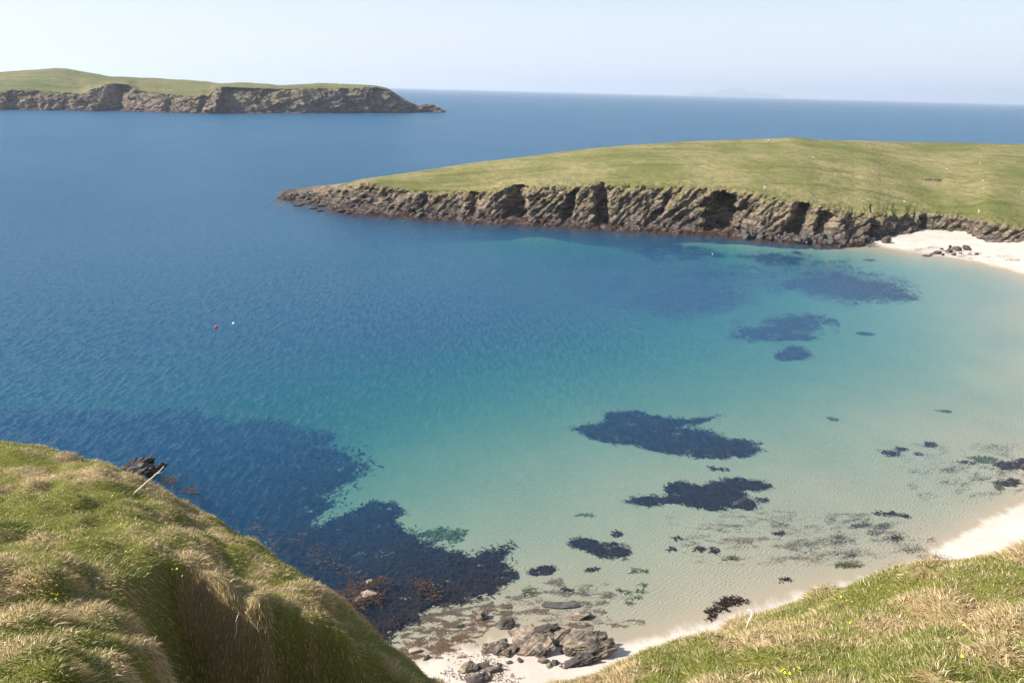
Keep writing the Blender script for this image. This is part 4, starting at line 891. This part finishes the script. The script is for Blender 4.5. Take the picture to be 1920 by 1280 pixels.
def sheep_mesh(graze):
    hz = .22 if graze else .86
    J = [((0, 0, .55), .21), ((.22, 0, .56), .23), ((.44, 0, .56), .21), ((.58, 0, .66 if not graze else .50), .12), ((.70, 0, hz), .085), ((.82, 0, hz - .08), .05), ((-.18, 0, .54), .19), ((-.27, 0, .48), .05)]
    E = [(0, 1), (1, 2), (2, 3), (3, 4), (4, 5), (0, 6), (6, 7)]
    for x, b in ((.40, 2), (-.14, 6)):
        for s_ in (-1, 1):
            n0 = len(J); bk = .05 if b == 6 else -.02
            J += [((x, s_ * .10, .36), .075), ((x - bk, s_ * .10, .19), .04), ((x, s_ * .10, .02), .034)]; E += [(b, n0), (n0, n0 + 1), (n0 + 1, n0 + 2)]
    me = bpy.data.meshes.new('sheep'); me.from_pydata([j[0] for j in J], E, []); me.materials.append(M_WOOL)
    o = bpy.data.objects.new('tmp', me); COL.objects.link(o); o.modifiers.new('skin', 'SKIN')
    for v, j in zip(me.skin_vertices[0].data, J): v.radius = (j[1], j[1])
    me.skin_vertices[0].data[0].use_root = True
    o.modifiers.new('sub', 'SUBSURF').levels = 1; o.modifiers['sub'].render_levels = 1
    dg = bpy.context.evaluated_depsgraph_get(); r_ = bpy.data.meshes.new_from_object(o.evaluated_get(dg)); bpy.data.objects.remove(o)
    r_.polygons.foreach_set('use_smooth', np.ones(len(r_.polygons), bool)); r_.name = 'sheep'; return r_
sh = [sheep_mesh(True), sheep_mesh(False)]
for i, (a, b, ya, lb) in enumerate([(1844, 281, .1, 'white sheep on the headland slope closest to the sea horizon'), (1752, 297, 3.0, 'white sheep of the pair below the crest, standing beyond the other'), (1735, 298, .3, 'white sheep of the pair below the crest, nearer the marker post'), (1776, 318, 2.6, 'white sheep alone between the crest pair and the earth scar'), (1903, 304, .5, 'white sheep on far turf well beyond the earth scar'), (1838, 308, 2.9, 'white sheep uphill of the earth scar'), (1787, 342, .2, 'white sheep just past the end of the earth scar'), (1836, 363, 3.3, 'white sheep downhill of the earth scar towards the beach strainer post'), (1848, 353, .6, 'white sheep in the loose trio past the earth scar, lowest one'), (1843, 341, 2.7, 'white sheep in the loose trio past the earth scar, highest one'), (1627, 378, .2, 'white sheep closest to the cliff edge above the black boulders'), (1697, 380, 2.8, 'white sheep on the bright strip above the low beach cliff'), (1542, 338, .4, 'white sheep midway between the downhill fence and the earth scar'), (1525, 297, 2.9, 'white sheep below the small hump of the crest'), (1917, 361, .1, 'white sheep on the turf above the clay bank'), (806, 336, .3, 'white sheep grazing alone on the narrow green point of the headland')]):
    p = on_head(a, b); o = bpy.data.objects.new('sheep', sh[i % 2]); COL.objects.link(o); o.location = (p[0], p[1], p[2] - .02); o.rotation_euler = (0, 0, ya); o.scale = (.72,) * 3
    o['label'] = lb or 'white sheep scattered over the broad green top of the headland'; o['category'] = 'sheep'
    if not lb: o['group'] = 'sheep on the headland'

def fence(pxs, lb, dy, mesh_h=1.15):
    P_ = [on_head(a, b) for a, b in pxs]; root = bpy.data.objects.new('wire_fence', None); COL.objects.link(root); root.location = tuple(P_[0]); root['label'] = lb; root['category'] = 'fence'
    pm = with_mat(tube([(0, 0, -.3), (0, 0, mesh_h * .5), (.02, 0, mesh_h)], [.07, .065, .055], 6), M_POST)
    for p in P_:
        c = bpy.data.objects.new('post', pm); COL.objects.link(c); c.parent = root; c.location = tuple(np.array(p) - P_[0])
    for hh in (.45, .75, 1.05):
        obj('wire', with_mat(tube([tuple(np.array(p) - P_[0] + np.array([0, 0, hh])) for p in P_], .0025, 4), M_WIRE), root)
    return root, P_
cl = [(x, float(np.interp(x, *zip(*H_top))) - 5) for x in range(960, 1600, 26)]
fence(cl, 'post and wire fence along the grassy edge of the headland cliffs', 0)
fence([(1440 - .6 * k, 273 + 15 * k) for k in range(6)], 'post and wire fence running down the headland from the crest', 0)
p = on_head(1440, 270); mk = bpy.data.objects.new('marker_post', None); COL.objects.link(mk); mk.location = tuple(p); mk['label'] = 'post with a white block on top near the headland crest'; mk['category'] = 'marker'
obj('post', with_mat(tube([(0, 0, -.3), (0, 0, 1.3)], .08, 6), M_POST), mk)
bm = bmesh.new(); bmesh.ops.create_cube(bm, size=1.0, matrix=Matrix.Translation((0, 0, 1.5)) @ Matrix.Diagonal((.62, .4, .6, 1))); bmesh.ops.bevel(bm, geom=bm.edges[:], offset=.06, segments=2, affect='EDGES')
me = bpy.data.meshes.new('white_block'); bm.to_mesh(me); bm.free(); obj('white_block', with_mat(me, M_BWHITE), mk)
for a, b, lb in ((1432, 357, 'pale strainer post with a slanting stay at the cliff fence corner'), (1833, 402, 'pale strainer post with a slanting stay above the clay bank')):
    p = on_head(a, b); st = bpy.data.objects.new('strainer_post', None); COL.objects.link(st); st.location = tuple(p); st['label'] = lb; st['category'] = 'post'
    obj('post', with_mat(tube([(0, 0, -.3), (0, 0, 1.5)], .09, 6), M_WOOD), st); obj('stay', with_mat(tube([(0, 0, 1.2), (1.5, -.2, 0)], .08, 6), M_WOOD), st)
p = on_head(1745, 339)
oc = bpy.data.objects.new('earth_scar', None); COL.objects.link(oc); oc.location = tuple(p); oc['label'] = 'broken bank of bare earth and stone in the headland turf'; oc['category'] = 'outcrop'
for i, (dx, W_, H_) in enumerate([(-2.6, 2.4, .5), (-.6, 3.2, .75), (1.8, 2.8, .6), (3.4, 1.8, .4)]):
    obj('stone', rock_mesh(140 + i, W_, W_ * .7, H_, 9, i, .1, mat=M_PEAT if i % 2 == 0 else M_ROCK_D, rough=.16), oc, loc=(dx, .3 * i, .05))

# ------------------------------------------------------------------ haze
HAZE = 7.2e-5
t = NT('haze_air')
pv = t.n('VolumePrincipled', {'Color': (.86, .91, 1.0), 'Density': HAZE, 'Anisotropy': .3})
t.t.links.new(pv.outputs[0], t.out.inputs['Volume'])
bm = bmesh.new(); bmesh.ops.create_cube(bm, size=1.0, matrix=Matrix.Translation((0, 0, 219)) @ Matrix.Diagonal((80000, 80000, 502, 1)))
me = bpy.data.meshes.new('haze'); bm.to_mesh(me); bm.free(); me.materials.append(t.m)
obj('haze', me, kind='stuff')
